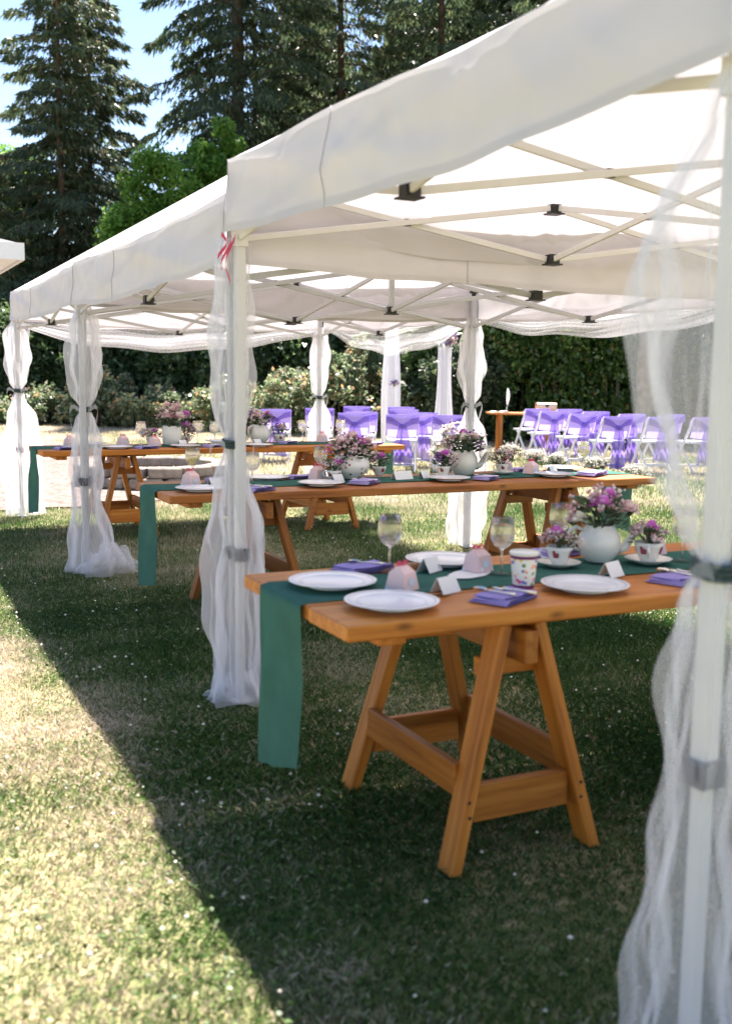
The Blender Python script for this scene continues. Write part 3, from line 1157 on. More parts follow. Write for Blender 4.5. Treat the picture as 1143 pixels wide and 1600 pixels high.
def mk_box():
    """small carton with sloping sides and a gathered ribbon top"""
    r = thing('favour_box', '', 'box', group='pink favour boxes')
    m = MB()
    a, b, h = 0.044, 0.034, 0.062
    m.add([(-a, -a, 0), (a, -a, 0), (a, a, 0), (-a, a, 0), (-b, -b, h), (b, -b, h), (b, b, h), (-b, b, h)],
          [(3, 2, 1, 0), (0, 1, 5, 4), (1, 2, 6, 5), (2, 3, 7, 6), (3, 0, 4, 7), (4, 5, 6, 7)])
    m.build('carton', PINKBOX, r)
    m = MB()
    m.add([(-b, -b, h), (b, -b, h), (b, b, h), (-b, b, h), (-b * 0.75, 0, h + 0.026), (b * 0.75, 0, h + 0.026)],
          [(0, 1, 5, 4), (2, 3, 4, 5), (1, 2, 5), (3, 0, 4)])
    m.build('folded_top', PINKBOX, r)
    m = MB()
    for sg in (-1, 1):
        m.grid(lambda u, v, sg=sg: (sg * (0.004 + 0.020 * math.sin(PI * u) * (1 + 0.2 * v)), (v - 0.5) * 0.012, h + 0.026 + 0.012 * math.sin(2 * PI * u) + 0.004), 10, 2)
    m.build('ribbon', PINKTIE, r, True)
    m = MB()
    n = 18
    for sc, yy in ((0.016, -0.0375), ):
        m.add([(sc * math.cos(2 * PI * i / n), -a + 0.0045 - 0.002 + (sc * math.sin(2 * PI * i / n)) * 0.16, 0.030 + sc * math.sin(2 * PI * i / n)) for i in range(n)], [tuple(range(n))])
    m.build('label', PALEBLUE, r)
    return r


PALEBLUE = printed('pale_blue_print', (0.60, 0.68, 0.76), [(0.8, 0.45, 0.42), (0.6, 0.68, 0.76)], 60, 0.3, 0.7)


def mk_pcup():
    r = thing('paper_cup', '', 'cup')
    m = MB()
    m.lathe([(0.0, 0.001), (0.033, 0.001), (0.034, 0.012), (0.0425, 0.098)], 36)
    m.build('wall', CUPPRINT, r, True)
    m = MB()
    m.lathe([(0.0343, 0.0), (0.0352, 0.012), (0.0335, 0.012)], 36)
    m.build('base_band', PLUM, r, True)
    m = MB()
    m.lathe([(0.0424, 0.096), (0.0435, 0.106), (0.0425, 0.106)], 36)
    m.build('rim_band', PLUM, r, True)
    m = MB()
    m.lathe([(0.0435, 0.106), (0.047, 0.109), (0.047, 0.116), (0.0435, 0.119), (0.0, 0.1185)], 36)
    m.build('lid', IVORY, r, True)
    return r


def mk_saucer():
    r = thing('saucer', '', 'saucer', group='white saucers under teacups')
    m = MB()
    m.lathe([(0.0, 0.0), (0.04, 0.0), (0.045, 0.004), (0.076, 0.016), (0.078, 0.018), (0.075, 0.018), (0.044, 0.0075), (0.03, 0.005), (0.0, 0.005)], 40)
    m.build('dish', IVORY, r, True)
    return r


def mk_cup():
    r = thing('teacup', '', 'teacup', group='flower print teacups')
    m = MB()
    m.lathe([(0.0, 0.004), (0.024, 0.0), (0.026, 0.005), (0.034, 0.018), (0.045, 0.05), (0.048, 0.066), (0.046, 0.066), (0.042, 0.045), (0.03, 0.018), (0.0, 0.012)], 36)
    m.build('bowl', IVORY, r, True)
    m = MB()
    m.tube([(0.043, 0, 0.055), (0.062, 0, 0.056), (0.07, 0, 0.042), (0.058, 0, 0.024), (0.036, 0, 0.02)], 0.0042, 8)
    m.build('handle', IVORY, r, True)
    # printed roses as thin raised decals
    m = MB()
    for q in (-1.9, -0.4, 1.2, 2.7):
        for k in range(7):
            aa = q + (k % 3 - 1) * 0.13
            zz = 0.034 + (k // 3) * 0.008
            rr = 0.0408 + (zz - 0.034) * 0.31
            n = 7
            vs = []
            for i in range(n):
                da, dz = 0.006 * math.cos(2 * PI * i / n), 0.006 * math.sin(2 * PI * i / n)
                R_ = 0.0352 + (zz + dz - 0.018) * 0.345 + 0.0008
                vs.append((R_ * math.cos(aa + da / R_), R_ * math.sin(aa + da / R_), zz + dz))
            m.add(vs, [tuple(range(n))])
    rp = m.build('rose_print', ROSEP, r)
    rp['kind'] = 'stuff'
    return r


ROSEP = plain('rose_print_red', (0.32, 0.05, 0.08), 0.4, 0.4, 0.5, 90)


def mk_teapot(mat):
    def mk():
        r = thing('teapot', '', 'teapot', group='teapots holding flowers')
        m = MB()
        m.lathe([(0.0, 0.003), (0.045, 0.0), (0.05, 0.006), (0.068, 0.03), (0.078, 0.062), (0.074, 0.095), (0.058, 0.122), (0.052, 0.13), (0.053, 0.136), (0.05, 0.136), (0.054, 0.12), (0.068, 0.09), (0.07, 0.06), (0.0, 0.02)], 44)
        m.build('body', mat, r, True)
        m = MB()
        m.tube([(0.068, 0, 0.045), (0.095, 0, 0.055), (0.112, 0, 0.085), (0.13, 0, 0.118), (0.138, 0, 0.124)], [0.021, 0.017, 0.0125, 0.010, 0.009], 12)
        m.build('spout', mat, r, True)
        m = MB()
        m.tube([(-0.06, 0, 0.115), (-0.085, 0, 0.128), (-0.108, 0, 0.115), (-0.115, 0, 0.085), (-0.10, 0, 0.052), (-0.07, 0, 0.04)], [0.007, 0.0075, 0.0075, 0.0075, 0.007, 0.007], 10)
        m.build('handle', mat, r, True)
        return r
    return mk


def mk_tureen():
    r = thing('tureen', '', 'pot', group='round pots holding flowers')
    m = MB()
    m.lathe([(0.0, 0.004), (0.05, 0.0), (0.055, 0.008), (0.09, 0.035), (0.112, 0.07), (0.110, 0.10), (0.092, 0.122), (0.088, 0.13), (0.092, 0.135), (0.087, 0.135), (0.10, 0.10), (0.0, 0.03)], 48)
    m.build('body', ROSEWARE, r, True)
    for s in (-1, 1):
        m = MB()
        m.tube([(s * 0.105, 0, 0.105), (s * 0.128, 0, 0.112), (s * 0.138, 0, 0.09), (s * 0.122, 0, 0.07), (s * 0.108, 0, 0.068)], 0.006, 8)
        m.build('handle', ROSEWARE, r, True)
    return r


def mk_crock():
    r = thing('crock', '', 'pot')
    m = MB()
    m.lathe([(0.0, 0.004), (0.075, 0.0), (0.082, 0.01), (0.086, 0.12), (0.08, 0.15), (0.082, 0.165), (0.076, 0.165), (0.076, 0.15), (0.08, 0.1), (0.0, 0.03)], 40)
    m.build('body', IVORY, r, True)
    return r


def rosette(m, c, r, R, npet=22, t=None):
    """ruffled flower head made of curled petals"""
    c = Vector(c)
    for k in range(npet):
        el = math.asin(min(1, (k + 0.5) / npet)) if k else 1.5
        az = k * 2.39996 + R.uniform(-0.2, 0.2)
        d = Vector((math.cos(az) * math.cos(el), math.sin(az) * math.cos(el), math.sin(el)))
        s = Vector((-math.sin(az), math.cos(az), 0))
        u = d.cross(s)
        rr = r * R.uniform(0.75, 1.1)
        w = r * 0.42
        p0 = c + d * rr * 0.15
        p1 = c + d * rr * 0.7
        p2 = c + d * rr + u * r * R.uniform(-0.25, 0.1)
        vs = [p0 - s * w * 0.3, p0 + s * w * 0.3, p1 + s * w, p1 - s * w, p2 + s * w * 0.55, p2 - s * w * 0.55, p1 - u * w * 0.35]
        m.add(vs, [(0, 1, 6), (1, 2, 6), (3, 0, 6), (2, 4, 6), (4, 5, 6), (5, 3, 6)], R.uniform(0, 1) if t is None else t)


def bouquet(label, x, y, z, rad, hgt, seed, heads, filler=('pink', 60), leaves=60, group='flower arrangements on the tables', low=False):
    """heads: list of (kind, dx, dy, dz, radius)"""
    R = random.Random(seed)
    if 'aisle' not in group and 'arch' not in group:
        rad, hgt = rad * 0.86, hgt * 0.86
        heads = [(k, a * 0.88, b * 0.88, c * 0.88, d * 0.95) for k, a, b, c, d in heads]
    root = thing('flower_arrangement', label, 'flowers', (x, y, z), R.uniform(0, 6) * 0, group)
    KM = {'pink': PETAL_PINK, 'magenta': PETAL_MAG, 'white': PETAL_WHITE, 'purple': PETAL_PURP}
    for kind, dx, dy, dz, rr in heads:
        m = MB()
        rosette(m, (dx, dy, dz), rr, R, 26)
        m.build(kind + '_bloom', KM[kind], root, False, True)
    # leaves
    n = int(leaves * 1.5)
    cen = np.zeros((n, 3))
    ax = np.zeros((n, 3))
    for i in range(n):
        az, rr, hh = R.uniform(0, 2 * PI), R.uniform(0.25, 1.0), R.uniform(-0.05, 0.75)
        cen[i] = (rad * rr * math.cos(az), rad * rr * math.sin(az), hgt * hh + 0.01)
        ax[i] = (math.cos(az), math.sin(az), R.uniform(-0.2, 1.0))
    nn = runit(n) * 0.6 + np.array([0, 0, 1.0])
    ln = np.array([rad * R.uniform(0.32, 0.6) for _ in range(n)])
    V, F = cards(cen, ax, nn, ln, ln * 0.45)
    big_mesh('foliage', V, F, LEAF_BQ, root, np.repeat(rng.random(n), 4))
    # stems
    m = MB()
    for i in range(10):
        az, rr = R.uniform(0, 2 * PI), R.uniform(0.2, 0.7)
        m.tube([(0, 0, -0.02), (rad * rr * 0.4 * math.cos(az), rad * rr * 0.4 * math.sin(az), hgt * 0.4), (rad * rr * math.cos(az), rad * rr * math.sin(az), hgt * 0.85)], 0.0018, 5, t=0.3)
    m.build('stems', LEAF_BQ, root, False, True)
    # filler: sprays of tiny buds
    kinds = {}
    for kind, cnt in (filler if isinstance(filler, list) else [filler]):
        vs, ts = [], []
        n = cnt
        V8 = np.array([(1, 0, 0), (0, 1, 0), (-1, 0, 0), (0, -1, 0), (0, 0, 1), (0, 0, -1)], float)
        F8 = [(0, 1, 4), (1, 2, 4), (2, 3, 4), (3, 0, 4), (1, 0, 5), (2, 1, 5), (3, 2, 5), (0, 3, 5)]
        AV, AF, AT = [], [], []
        for cl in range(max(4, n // 12)):
            az, el = R.uniform(0, 2 * PI), R.uniform(0.05, 1.2)
            cc = np.array((rad * 0.92 * math.cos(az) * math.cos(el), rad * 0.92 * math.sin(az) * math.cos(el), hgt * (0.25 + 0.72 * math.sin(el))))
            for k in range(12):
                p = cc + np.array([R.gauss(0, rad * 0.16) for _ in range(3)])
                s = R.uniform(0.005, 0.0125) * (rad / 0.09) ** 0.5
                b = len(AV) * 6
                AV.append(V8 * s * np.array([1, 1, 0.8]) + p)
                AF.extend([tuple(i + b for i in f) for f in F8])
                AT.extend([R.random()] * 6)
        V = np.concatenate(AV)
        bo = big_mesh(kind + '_buds', V, np.array(AF), KM[kind], root, np.array(AT))
        bo['kind'] = 'stuff'
    return root


# --- nearest table
PLG = 'white dinner plates'
ware('plate', mk_plate, 'white plate on the green runner at the nearest table end', -0.115, -1.47)
ware('plate', mk_plate, 'white plate on bare wood at the nearest table front corner', -0.07, -1.79)
ware('plate', mk_plate, 'white plate at the nearest table front edge, before the teapot', 0.62, -1.80)
ware('plate', mk_plate, 'white plate at the back edge of the nearest table behind the pink boxes', 0.42, -1.255)
ware('plate', mk_plate, 'white plate on the nearest table right of the foreground drape', 1.33, -1.74)
nk = ware('napkin1', mk_napkin(PURPLE, 1), 'purple napkin at the back of the nearest table, left of the wine glass', 0.10, -1.235, 0.25)
ware('napkin2', mk_napkin(PURPLE, 2), 'large purple napkin at the nearest table front edge beside the floral cup', 0.29, -1.83, 0.45, 1.0)
ware('napkin2', None, 'purple napkin on the nearest table just left of the foreground drape', 1.0, -1.80, 0.35)
ware('napkin1', None, 'purple napkin at the back of the nearest table behind the floral cup', 0.92, -1.21, 0.2)
ware('napkin1', None, 'purple napkin on the nearest table right of the foreground drape', 1.07, -1.915, 0.3, 0.9)
zn = ZB + 0.023
ware('spoon', mk_spoon, 'spoon on the large purple napkin beside the floral cup', 0.255, -1.825, 0.55, 1.0, zn)
ware('fork', mk_fork, 'fork on the large purple napkin beside the floral cup', 0.325, -1.835, 0.55, 1.0, zn)
ware('spoon', None, 'spoon on the back napkin of the nearest table', 0.115, -1.23, 0.9, 0.9, zn)
ware('spoon', None, 'spoon on the napkin left of the foreground drape', 1.0, -1.79, 0.4, 1.0, zn)
ware('fork', None, 'fork on the napkin left of the foreground drape', 1.045, -1.80, 0.4, 1.0, zn)
ware('box', mk_box, 'pink favour box beside the front plates on the nearest table', 0.065, -1.60, 0.45, 0.88)
ware('box', None, 'pink favour box on the scalloped menu card of the nearest table', 0.45, -1.43, 0.25, 0.88, Z + 0.006)
ware('box', None, 'pink favour box behind the right teacup on the nearest table', 1.28, -1.36, 0.2, 0.88)
ware('sheet', mk_sheet, 'scalloped white menu card lying on the nearest table runner', 0.40, -1.46, 0.5)
ware('card', mk_card(), 'white place card in front of the pink boxes on the nearest table', 0.17, -1.69, 0.35)
ware('card', None, 'white place card on the nearest table before the right teacup', 0.83, -1.67, 0.35)
ware('card', None, 'white place card by the back plate on the nearest table', 0.30, -1.36, 0.5)
ware('glass', mk_glass(), 'wine glass at the back left of the nearest table', 0.17, -1.31, 0, 1.05)
ware('glass', None, 'wine glass between the pink box and floral cup on the nearest table', 0.50, -1.50, 0, 1.05)
ware('glass', None, 'wine glass on the nearest table seen through the foreground drape', 1.27, -1.53, 0, 1.05)
ware('glass', None, 'wine glass behind the left teacup on the nearest table', 0.96, -1.20, 0, 1.05)
ware('pcup', mk_pcup, 'floral print lidded paper cup on the nearest table', 0.435, -1.725, 1.0)
ware('saucer', mk_saucer, 'saucer under the left teacup on the nearest table', 0.775, -1.45)
ware('cup', mk_cup, 'left teacup of flowers on the nearest table, beside the teapot', 0.775, -1.45, 2.6, 1.0, Z + 0.008)
ware('saucer', None, 'saucer under the right teacup on the nearest table', 1.12, -1.52, 0, 1.1)
ware('cup', None, 'right teacup of flowers on the nearest table, beside the teapot', 1.12, -1.52, 4.0, 1.1, Z + 0.008)
ware('teapot', mk_teapot(IVORY), 'white teapot holding flowers on the nearest table', 0.975, -1.42, -0.45)
bouquet('pink and magenta flowers in the white teapot on the nearest table', 0.975, -1.42, Z + 0.125, 0.125, 0.16, 3,
        [('magenta', -0.04, -0.07, 0.11, 0.038), ('magenta', 0.0, -0.05, 0.135, 0.036), ('magenta', -0.06, -0.04, 0.10, 0.03), ('pink', 0.09, -0.07, 0.075, 0.044), ('white', -0.105, 0.0, 0.035, 0.038), ('pink', 0.03, 0.07, 0.11, 0.04)], [('pink', 180)], 90)
bouquet('small posy in the left teacup of the nearest table', 0.775, -1.45, Z + 0.065, 0.07, 0.085, 4,
        [('magenta', -0.03, -0.02, 0.07, 0.026), ('pink', 0.03, 0.04, 0.05, 0.02)], [('pink', 120)], 46)
bouquet('small posy in the right teacup of the nearest table', 1.12, -1.52, Z + 0.072, 0.08, 0.09, 5,
        [('magenta', -0.01, -0.02, 0.075, 0.028), ('pink', -0.06, 0.02, 0.04, 0.022)], [('pink', 140)], 50)

# --- middle table
ware('plate', None, 'white plate at the left end of the middle table', 0.33, 1.36)
ware('plate', None, 'white plate at the back of the middle table behind the left napkin', 0.92, 1.84)
ware('plate', None, 'white plate before the round rose pot on the middle table', 1.09, 1.37)
ware('plate', None, 'white plate before the cream teapot on the middle table', 2.0, 1.40)
ware('plate', None, 'white plate near the right end of the middle table', 2.84, 1.42)
ware('plate', None, 'white plate at the back right of the middle table', 3.2, 1.82)
ware('napkin3', mk_napkin(PURPLE_P, 3), 'purple napkin at the middle table front, right of the canopy leg', 0.64, 1.27, 0.5)
ware('napkin3', None, 'purple napkin behind the left plate of the middle table', 0.62, 1.84, 0.3)
ware('napkin3', None, 'purple napkin before the round rose pot on the middle table', 1.39, 1.40, 0.75, 1.1)
ware('napkin3', None, 'purple napkin before the cream teapot on the middle table', 2.27, 1.39, 0.6)
ware('napkin3', None, 'purple napkin at the middle table right end, on the front edge', 3.15, 1.42, 0.5, 1.2)
ware('napkin3', None, 'purple napkin at the middle table back edge, right part', 2.88, 1.88, 0.2)
ware('napkin3', None, 'purple napkin behind the small vase on the middle table', 1.15, 1.86, 0.2)
for (x, y, rz, w) in ((0.63, 1.28, 0.6, 'napkin right of the canopy leg'), (1.37, 1.41, 0.8, 'napkin before the round rose pot'), (2.25, 1.40, 0.7, 'napkin before the cream teapot'), (3.13, 1.42, 0.6, 'right end napkin of the middle table')):
    ware('spoon', None, 'spoon on the ' + w, x, y, rz, 0.9, zn)
    ware('fork', None, 'fork on the ' + w, x + 0.05, y, rz, 0.9, zn)
ware('glassw', mk_glass(True), 'wine glass with a pale drink at the middle table left end', 0.44, 1.86, 0, 1.15)
ware('glass', None, 'wine glass right of the canopy leg on the middle table', 0.67, 1.42, 0, 1.1)
ware('glass', None, 'wine glass left of the round rose pot on the middle table', 1.30, 1.86, 0, 1.1)
ware('glass', None, 'wine glass right of the round rose pot on the middle table', 1.57, 1.78, 0, 1.1)
ware('glass', None, 'wine glass right of the cream teapot on the middle table', 2.40, 1.60, 0, 1.1)
ware('glass', None, 'wine glass left of the cream teapot on the middle table', 2.12, 1.70, 0, 1.1)
ware('glassw', None, 'wine glass with a pale drink at the middle table right end', 3.24, 1.63, 0, 1.15)
ware('box', None, 'pink favour box at the left end of the middle table', 0.35, 1.60, 0.4)
ware('box', None, 'pink favour box left of the round rose pot', 1.22, 1.72, 0.3)
ware('box', None, 'pink favour box near the right end of the middle table', 2.80, 1.63, 0.4)
ware('box', None, 'pink favour box behind the right posy on the middle table', 2.72, 1.83, 0.7)
ware('card', None, 'white place card at the middle table left end', 0.47, 1.52, 0.4)
ware('card', None, 'white place card beside the plate before the round rose pot', 1.26, 1.51, 0.35)
ware('cardw', mk_card(0.14, 0.06), 'long white card standing on the middle table between the two pots', 1.74, 1.55, 0.15)
ware('card', None, 'white place card by the posy left of the cream teapot', 1.92, 1.58, 0.4)
ware('card', None, 'white place card near the right end of the middle table', 2.98, 1.64, 0.4)
ware('tureen', mk_tureen, 'round rose print pot of flowers on the middle table', 1.43, 1.68, 0.3, 1.12)
bouquet('pink flowers in the round rose print pot', 1.43, 1.68, Z + 0.14, 0.165, 0.17, 6,
        [('pink', -0.09, -0.06, 0.11, 0.05), ('pink', 0.09, -0.08, 0.10, 0.055), ('pink', 0.0, -0.03, 0.15, 0.05), ('magenta', 0.05, 0.06, 0.14, 0.04), ('pink', -0.12, 0.03, 0.08, 0.045), ('pink', 0.14, 0.0, 0.07, 0.04)], [('pink', 160), ('magenta', 60)], 110)
ware('cup', None, 'teacup with a magenta posy right of the round rose pot', 1.70, 1.80, 0.5, 1.0)
bouquet('magenta posy right of the round rose pot', 1.70, 1.80, Z + 0.06, 0.085, 0.12, 7, [('magenta', 0, -0.03, 0.08, 0.035), ('magenta', -0.03, 0.0, 0.06, 0.03)], [('pink', 110)], 60)
ware('cup', None, 'teacup with a posy left of the round rose pot', 1.28, 1.60, 2.5, 1.0)
bouquet('magenta posy left of the round rose pot', 1.28, 1.60, Z + 0.06, 0.08, 0.11, 8, [('magenta', 0.0, -0.04, 0.06, 0.036), ('magenta', 0.04, -0.02, 0.06, 0.03)], [('white', 60), ('pink', 50)], 60)
ware('teapotc', mk_teapot(IVORY), 'cream teapot of flowers on the middle table', 2.29, 1.70, -0.3, 1.25)
bouquet('cream and mauve flowers in the cream teapot', 2.29, 1.70, Z + 0.16, 0.15, 0.16, 9,
        [('white', -0.05, -0.09, 0.10, 0.045), ('pink', 0.06, -0.06, 0.11, 0.04), ('purple', 0.09, -0.02, 0.09, 0.03), ('magenta', 0.02, 0.05, 0.14, 0.035), ('pink', -0.1, 0.02, 0.09, 0.035)], [('pink', 170), ('purple', 40)], 100)
ware('saucer', None, 'saucer under the posy left of the cream teapot', 2.09, 1.62)
ware('cup', None, 'teacup with a posy left of the cream teapot', 2.09, 1.62, 1.2, 1.0, Z + 0.008)
bouquet('magenta and white posy left of the cream teapot', 2.09, 1.62, Z + 0.07, 0.10, 0.12, 10, [('magenta', -0.02, -0.05, 0.09, 0.042), ('white', 0.07, -0.04, 0.07, 0.04)], [('purple', 50), ('pink', 70)], 70)
ware('saucer', None, 'saucer under the posy right of the cream teapot', 2.58, 1.66)
ware('cup', None, 'teacup with a posy right of the cream teapot', 2.58, 1.66, 3.0, 1.0, Z + 0.008)
bouquet('pale pink posy right of the cream teapot', 2.58, 1.66, Z + 0.07, 0.09, 0.12, 12, [('white', 0, -0.03, 0.08, 0.035), ('pink', 0.05, 0.0, 0.06, 0.03)], [('pink', 120)], 60)

# --- farthest table
for x, y, w in ((0.66, 4.84, 'left part of the farthest table'), (1.28, 4.84, 'farthest table front, before the tall crock'), (1.96, 4.80, 'farthest table front, before the teapot'), (3.14, 5.12, 'right end of the farthest table'), (0.52, 5.22, 'left back of the farthest table'), (1.75, 5.3, 'farthest table back edge between the flower pots')):
    ware('plate', None, 'white plate at the ' + w, x, y)
for i, (x, y, w) in enumerate(((0.22, 4.84, 'left end of the farthest table'), (0.90, 4.78, 'farthest table front, left of the tall crock'), (1.52, 4.82, 'farthest table front, right of the tall crock'), (2.35, 5.06, 'farthest table right of the teapot'), (3.16, 4.80, 'farthest table front right corner'))):
    ware('napkin3', None, 'pale purple napkin at the ' + w, x, y, 0.3 + 0.1 * i)
    ware('spoon', None, 'spoon on the napkin at the ' + w, x - 0.02, y, 0.6, 0.9, zn)
for x, y, w in ((0.96, 5.18, 'left of the tall crock'), (1.50, 5.20, 'just right of the tall crock'), (1.62, 5.05, 'second right of the tall crock'), (2.58, 5.22, 'right of the teapot'), (2.98, 5.2, 'before the right plate'), (3.04, 5.32, 'at the back right corner')):
    ware('glass', None, 'wine glass on the farthest table, ' + w, x, y, 0, 1.15)
for x, y, w in ((0.32, 5.18, 'at its left end'), (0.80, 5.2, 'left of the wine glass'), (1.04, 5.0, 'before the tall crock'), (2.78, 5.2, 'left of two at the right end'), (3.02, 5.05, 'right of two at the right end')):
    ware('box', None, 'pink favour box on the farthest table ' + w, x, y, 0.4)
for x, y, w in ((1.30, 5.02, 'before the tall crock'), (2.02, 5.0, 'before the teapot')):
    ware('card', None, 'white place card on the farthest table ' + w, x, y, 0.4)
ware('crock', mk_crock, 'tall cream crock of flowers on the farthest table', 1.24, 5.14, 0, 1.05)
bouquet('tall bunch of pink flowers in the cream crock', 1.24, 5.14, Z + 0.17, 0.155, 0.24, 14,
        [('pink', -0.06, -0.08, 0.10, 0.075), ('pink', 0.06, -0.09, 0.09, 0.07), ('pink', 0.0, -0.05, 0.17, 0.06), ('magenta', 0.15, -0.02, 0.12, 0.05), ('pink', -0.05, 0, 0.22, 0.04), ('pink', 0.06, 0, 0.2, 0.04)], [('pink', 120)], 90)
ware('cup', None, 'teacup with magenta flowers right of the tall crock', 1.40, 5.26, 0.3, 1.1)
bouquet('magenta flowers right of the tall crock', 1.40, 5.26, Z + 0.06, 0.10, 0.16, 15, [('magenta', -0.02, -0.05, 0.13, 0.055), ('pink', 0.06, -0.04, 0.07, 0.05)], [('pink', 60)], 60)
ware('cup', None, 'teacup with a posy left of the tall crock', 1.08, 5.27, 0.3, 1.1)
bouquet('small magenta posy left of the tall crock', 1.08, 5.27, Z + 0.06, 0.10, 0.10, 16, [('magenta', 0.02, -0.04, 0.07, 0.035), ('pink', -0.05, -0.03, 0.04, 0.03)], [('pink', 60)], 60)
ware('teapot', None, 'white teapot of flowers on the farthest table', 2.12, 5.2, 0.4, 1.3)
bouquet('mauve flowers in the teapot on the farthest table', 2.12, 5.2, Z + 0.17, 0.16, 0.18, 17, [('pink', -0.05, -0.08, 0.10, 0.05), ('magenta', 0.06, -0.05, 0.12, 0.04), ('white', 0, -0.09, 0.03, 0.05), ('pink', 0.1, 0, 0.08, 0.045)], [('pink', 120), ('purple', 60)], 80)
ware('cup', None, 'teacup with a posy right of the far teapot', 2.33, 5.22, 0.3, 1.2)
bouquet('pink posy right of the far teapot', 2.33, 5.22, Z + 0.07, 0.10, 0.13, 18, [('pink', 0, -0.05, 0.09, 0.045), ('white', 0.05, -0.03, 0.06, 0.035)], [('purple', 60)], 60)
ware('cup', None, 'teacup with a posy left of the far teapot', 1.94, 5.2, 0.3, 1.2)
bouquet('pink posy left of the far teapot', 1.94, 5.2, Z + 0.07, 0.10, 0.11, 19, [('white', 0, -0.05, 0.06, 0.045), ('pink', -0.05, -0.03, 0.06, 0.035)], [('pink', 60)], 60)


# ------------------------------------------------------------------ ceremony chairs
def mk_chair(seed=0):
    cr = random.Random(seed + 500)
    c1, c2, c3, c4 = cr.uniform(-0.02, 0.02), cr.uniform(0.5, 0.64), cr.uniform(0, 6), cr.uniform(0.6, 1.3)
    r = thing('folding_chair', '', 'chair', group='white folding chairs with lilac sashes')
    hw = 0.215
    for s in (-1, 1):
        board('leg', (s * hw, 0.23, 0.0), (s * hw, -0.235, 0.80), 0.022, 0.042, CHAIRW, r, Vector((0, 0.8, 0.5)), 0.003)
        board('leg', (s * (hw - 0.03), -0.24, 0.0), (s * (hw - 0.03), 0.13, 0.435), 0.022, 0.038, CHAIRW, r, Vector((0, -0.7, 0.6)), 0.003)
    m = MB()
    m.grid(lambda u, v: ((u - 0.5) * 0.38, -0.15 + 0.40 * v, 0.452 - 0.012 * math.sin(PI * u) * math.sin(PI * v)), 8, 8)
    m.grid(lambda u, v: ((0.5 - u) * 0.38, -0.15 + 0.40 * v, 0.428), 2, 2)
    m.box((0, -0.152, 0.44), (0.382, 0.012, 0.03))
    m.box((0, 0.252, 0.44), (0.382, 0.012, 0.03))
    m.box((-0.191, 0.05, 0.44), (0.012, 0.39, 0.03))
    m.box((0.191, 0.05, 0.44), (0.012, 0.39, 0.03))
    m.build('seat', CHAIRW, r)
    board('backrest', (-hw, -0.205, 0.745), (hw, -0.205, 0.745), 0.018, 0.10, CHAIRW, r, Vector((0, -0.5, 0.86)))
    board('stretcher', (-hw, 0.185, 0.085), (hw, 0.185, 0.085), 0.018, 0.03, CHAIRW, r)
    board('stretcher', (-hw + 0.03, -0.155, 0.105), (hw - 0.03, -0.155, 0.105), 0.018, 0.03, CHAIRW, r)
    # pale cover over the top of the back
    m = MB()

    def cap(u, v):
        q = (v - 0.5) * 2
        x = (u - 0.5) * 0.458
        yy = -0.232 - 0.030 * math.cos(q * 1.45) * 1.0 if q < 0 else -0.232 + 0.030 * q
        if q < 0:
            z = 0.815 - 0.30 * abs(q) - 0.02 * math.sin(PI * u)
            yy = -0.262 + 0.10 * abs(q) * 0.9
        else:
            z = 0.815 - 0.12 * q
            yy = -0.262 + 0.055 * min(1, q * 4) + 0.06 * q
        return (x, yy, z)
    m.grid(cap, 12, 16)
    m.build('back_cover', SASHW, r, True)
    # sash: gathered band across the back with a knot, two long tails
    m = MB()

    def band(u, v):
        x = (u - 0.5) * 0.462
        k = 1 - abs(2 * u - 1)
        z = 0.752 - 0.11 * k ** 1.3 + (v - 0.5) * (0.115 - 0.065 * k)
        return (x, -0.278 + 0.10 * (0.80 - z) + 0.010 * math.sin(22 * v + 3 * u) - 0.012 * k, z)
    m.grid(band, 20, 14)
    m.build('sash_band', SASH, r, True)
    for s in (-1, 1):
        m = MB()

        tl, tw = c2 + cr.uniform(-0.09, 0.0), cr.uniform(0.75, 1.15)

        def tail(u, v, s=s, tl=tl, tw=tw):
            w = (0.03 + 0.065 * v ** 0.7) * tw
            z = 0.66 - tl * v
            return (s * 0.03 + (u - 0.5) * 2 * w + s * 0.04 * v * c4 + c1 * v, -0.265 - 0.02 * v * 0 + 0.07 * (0.66 - z) * 0.2 + 0.022 * c4 * math.sin(13 * u + 2.5 * v + s + c3) * (0.3 + v) - 0.03 * (1 - v), z + 0.02 * math.sin(5 * u + s) * v)
        m.grid(tail, 22, 12)
        m.build('sash_tail', SASH, r, True)
    m = MB()
    m.lathe([(0.0, -0.035), (0.03, -0.025), (0.036, 0), (0.03, 0.025), (0.0, 0.035)], 12, (0, -0.28, 0.655))
    m.build('sash_knot', SASH, r, True)
    return r


def chair(label, x, y, heading):
    k = rnd.randrange(4)
    return ware('chair%d' % k, lambda: mk_chair(k), label, x, y, -math.radians(heading), 1.06, 0.005)


LCH = [(6.03, 9.62, 'nearest white chair with lilac sash left of the aisle, second from the aisle'),
       (6.68, 9.40, 'nearest white chair with lilac sash left of the aisle, beside the white flower spray'),
       (5.95, 10.85, 'chair with lilac sash in the second row left of the aisle, far from the aisle'),
       (6.78, 10.35, 'chair with lilac sash in the second row left of the aisle, on the aisle'),
       (5.55, 10.3, 'chair with lilac sash right beside the far canopy leg drape'),
       (5.9, 12.4, 'chair with lilac sash seen behind the far canopy leg drape'),
       (7.1, 13.4, 'chair with lilac sash in the farthest row left of the aisle, outer one'),
       (7.85, 13.04, 'chair with lilac sash in the farthest row left of the aisle, inner one'),
       (7.2, 11.75, 'chair with lilac sash in the third row left of the aisle'),
       (4.95, 12.0, 'leftmost chair with lilac sash, standing apart')]
for x, y, l in LCH:
    chair(l, x, y, 27 + rnd.uniform(-5, 5))
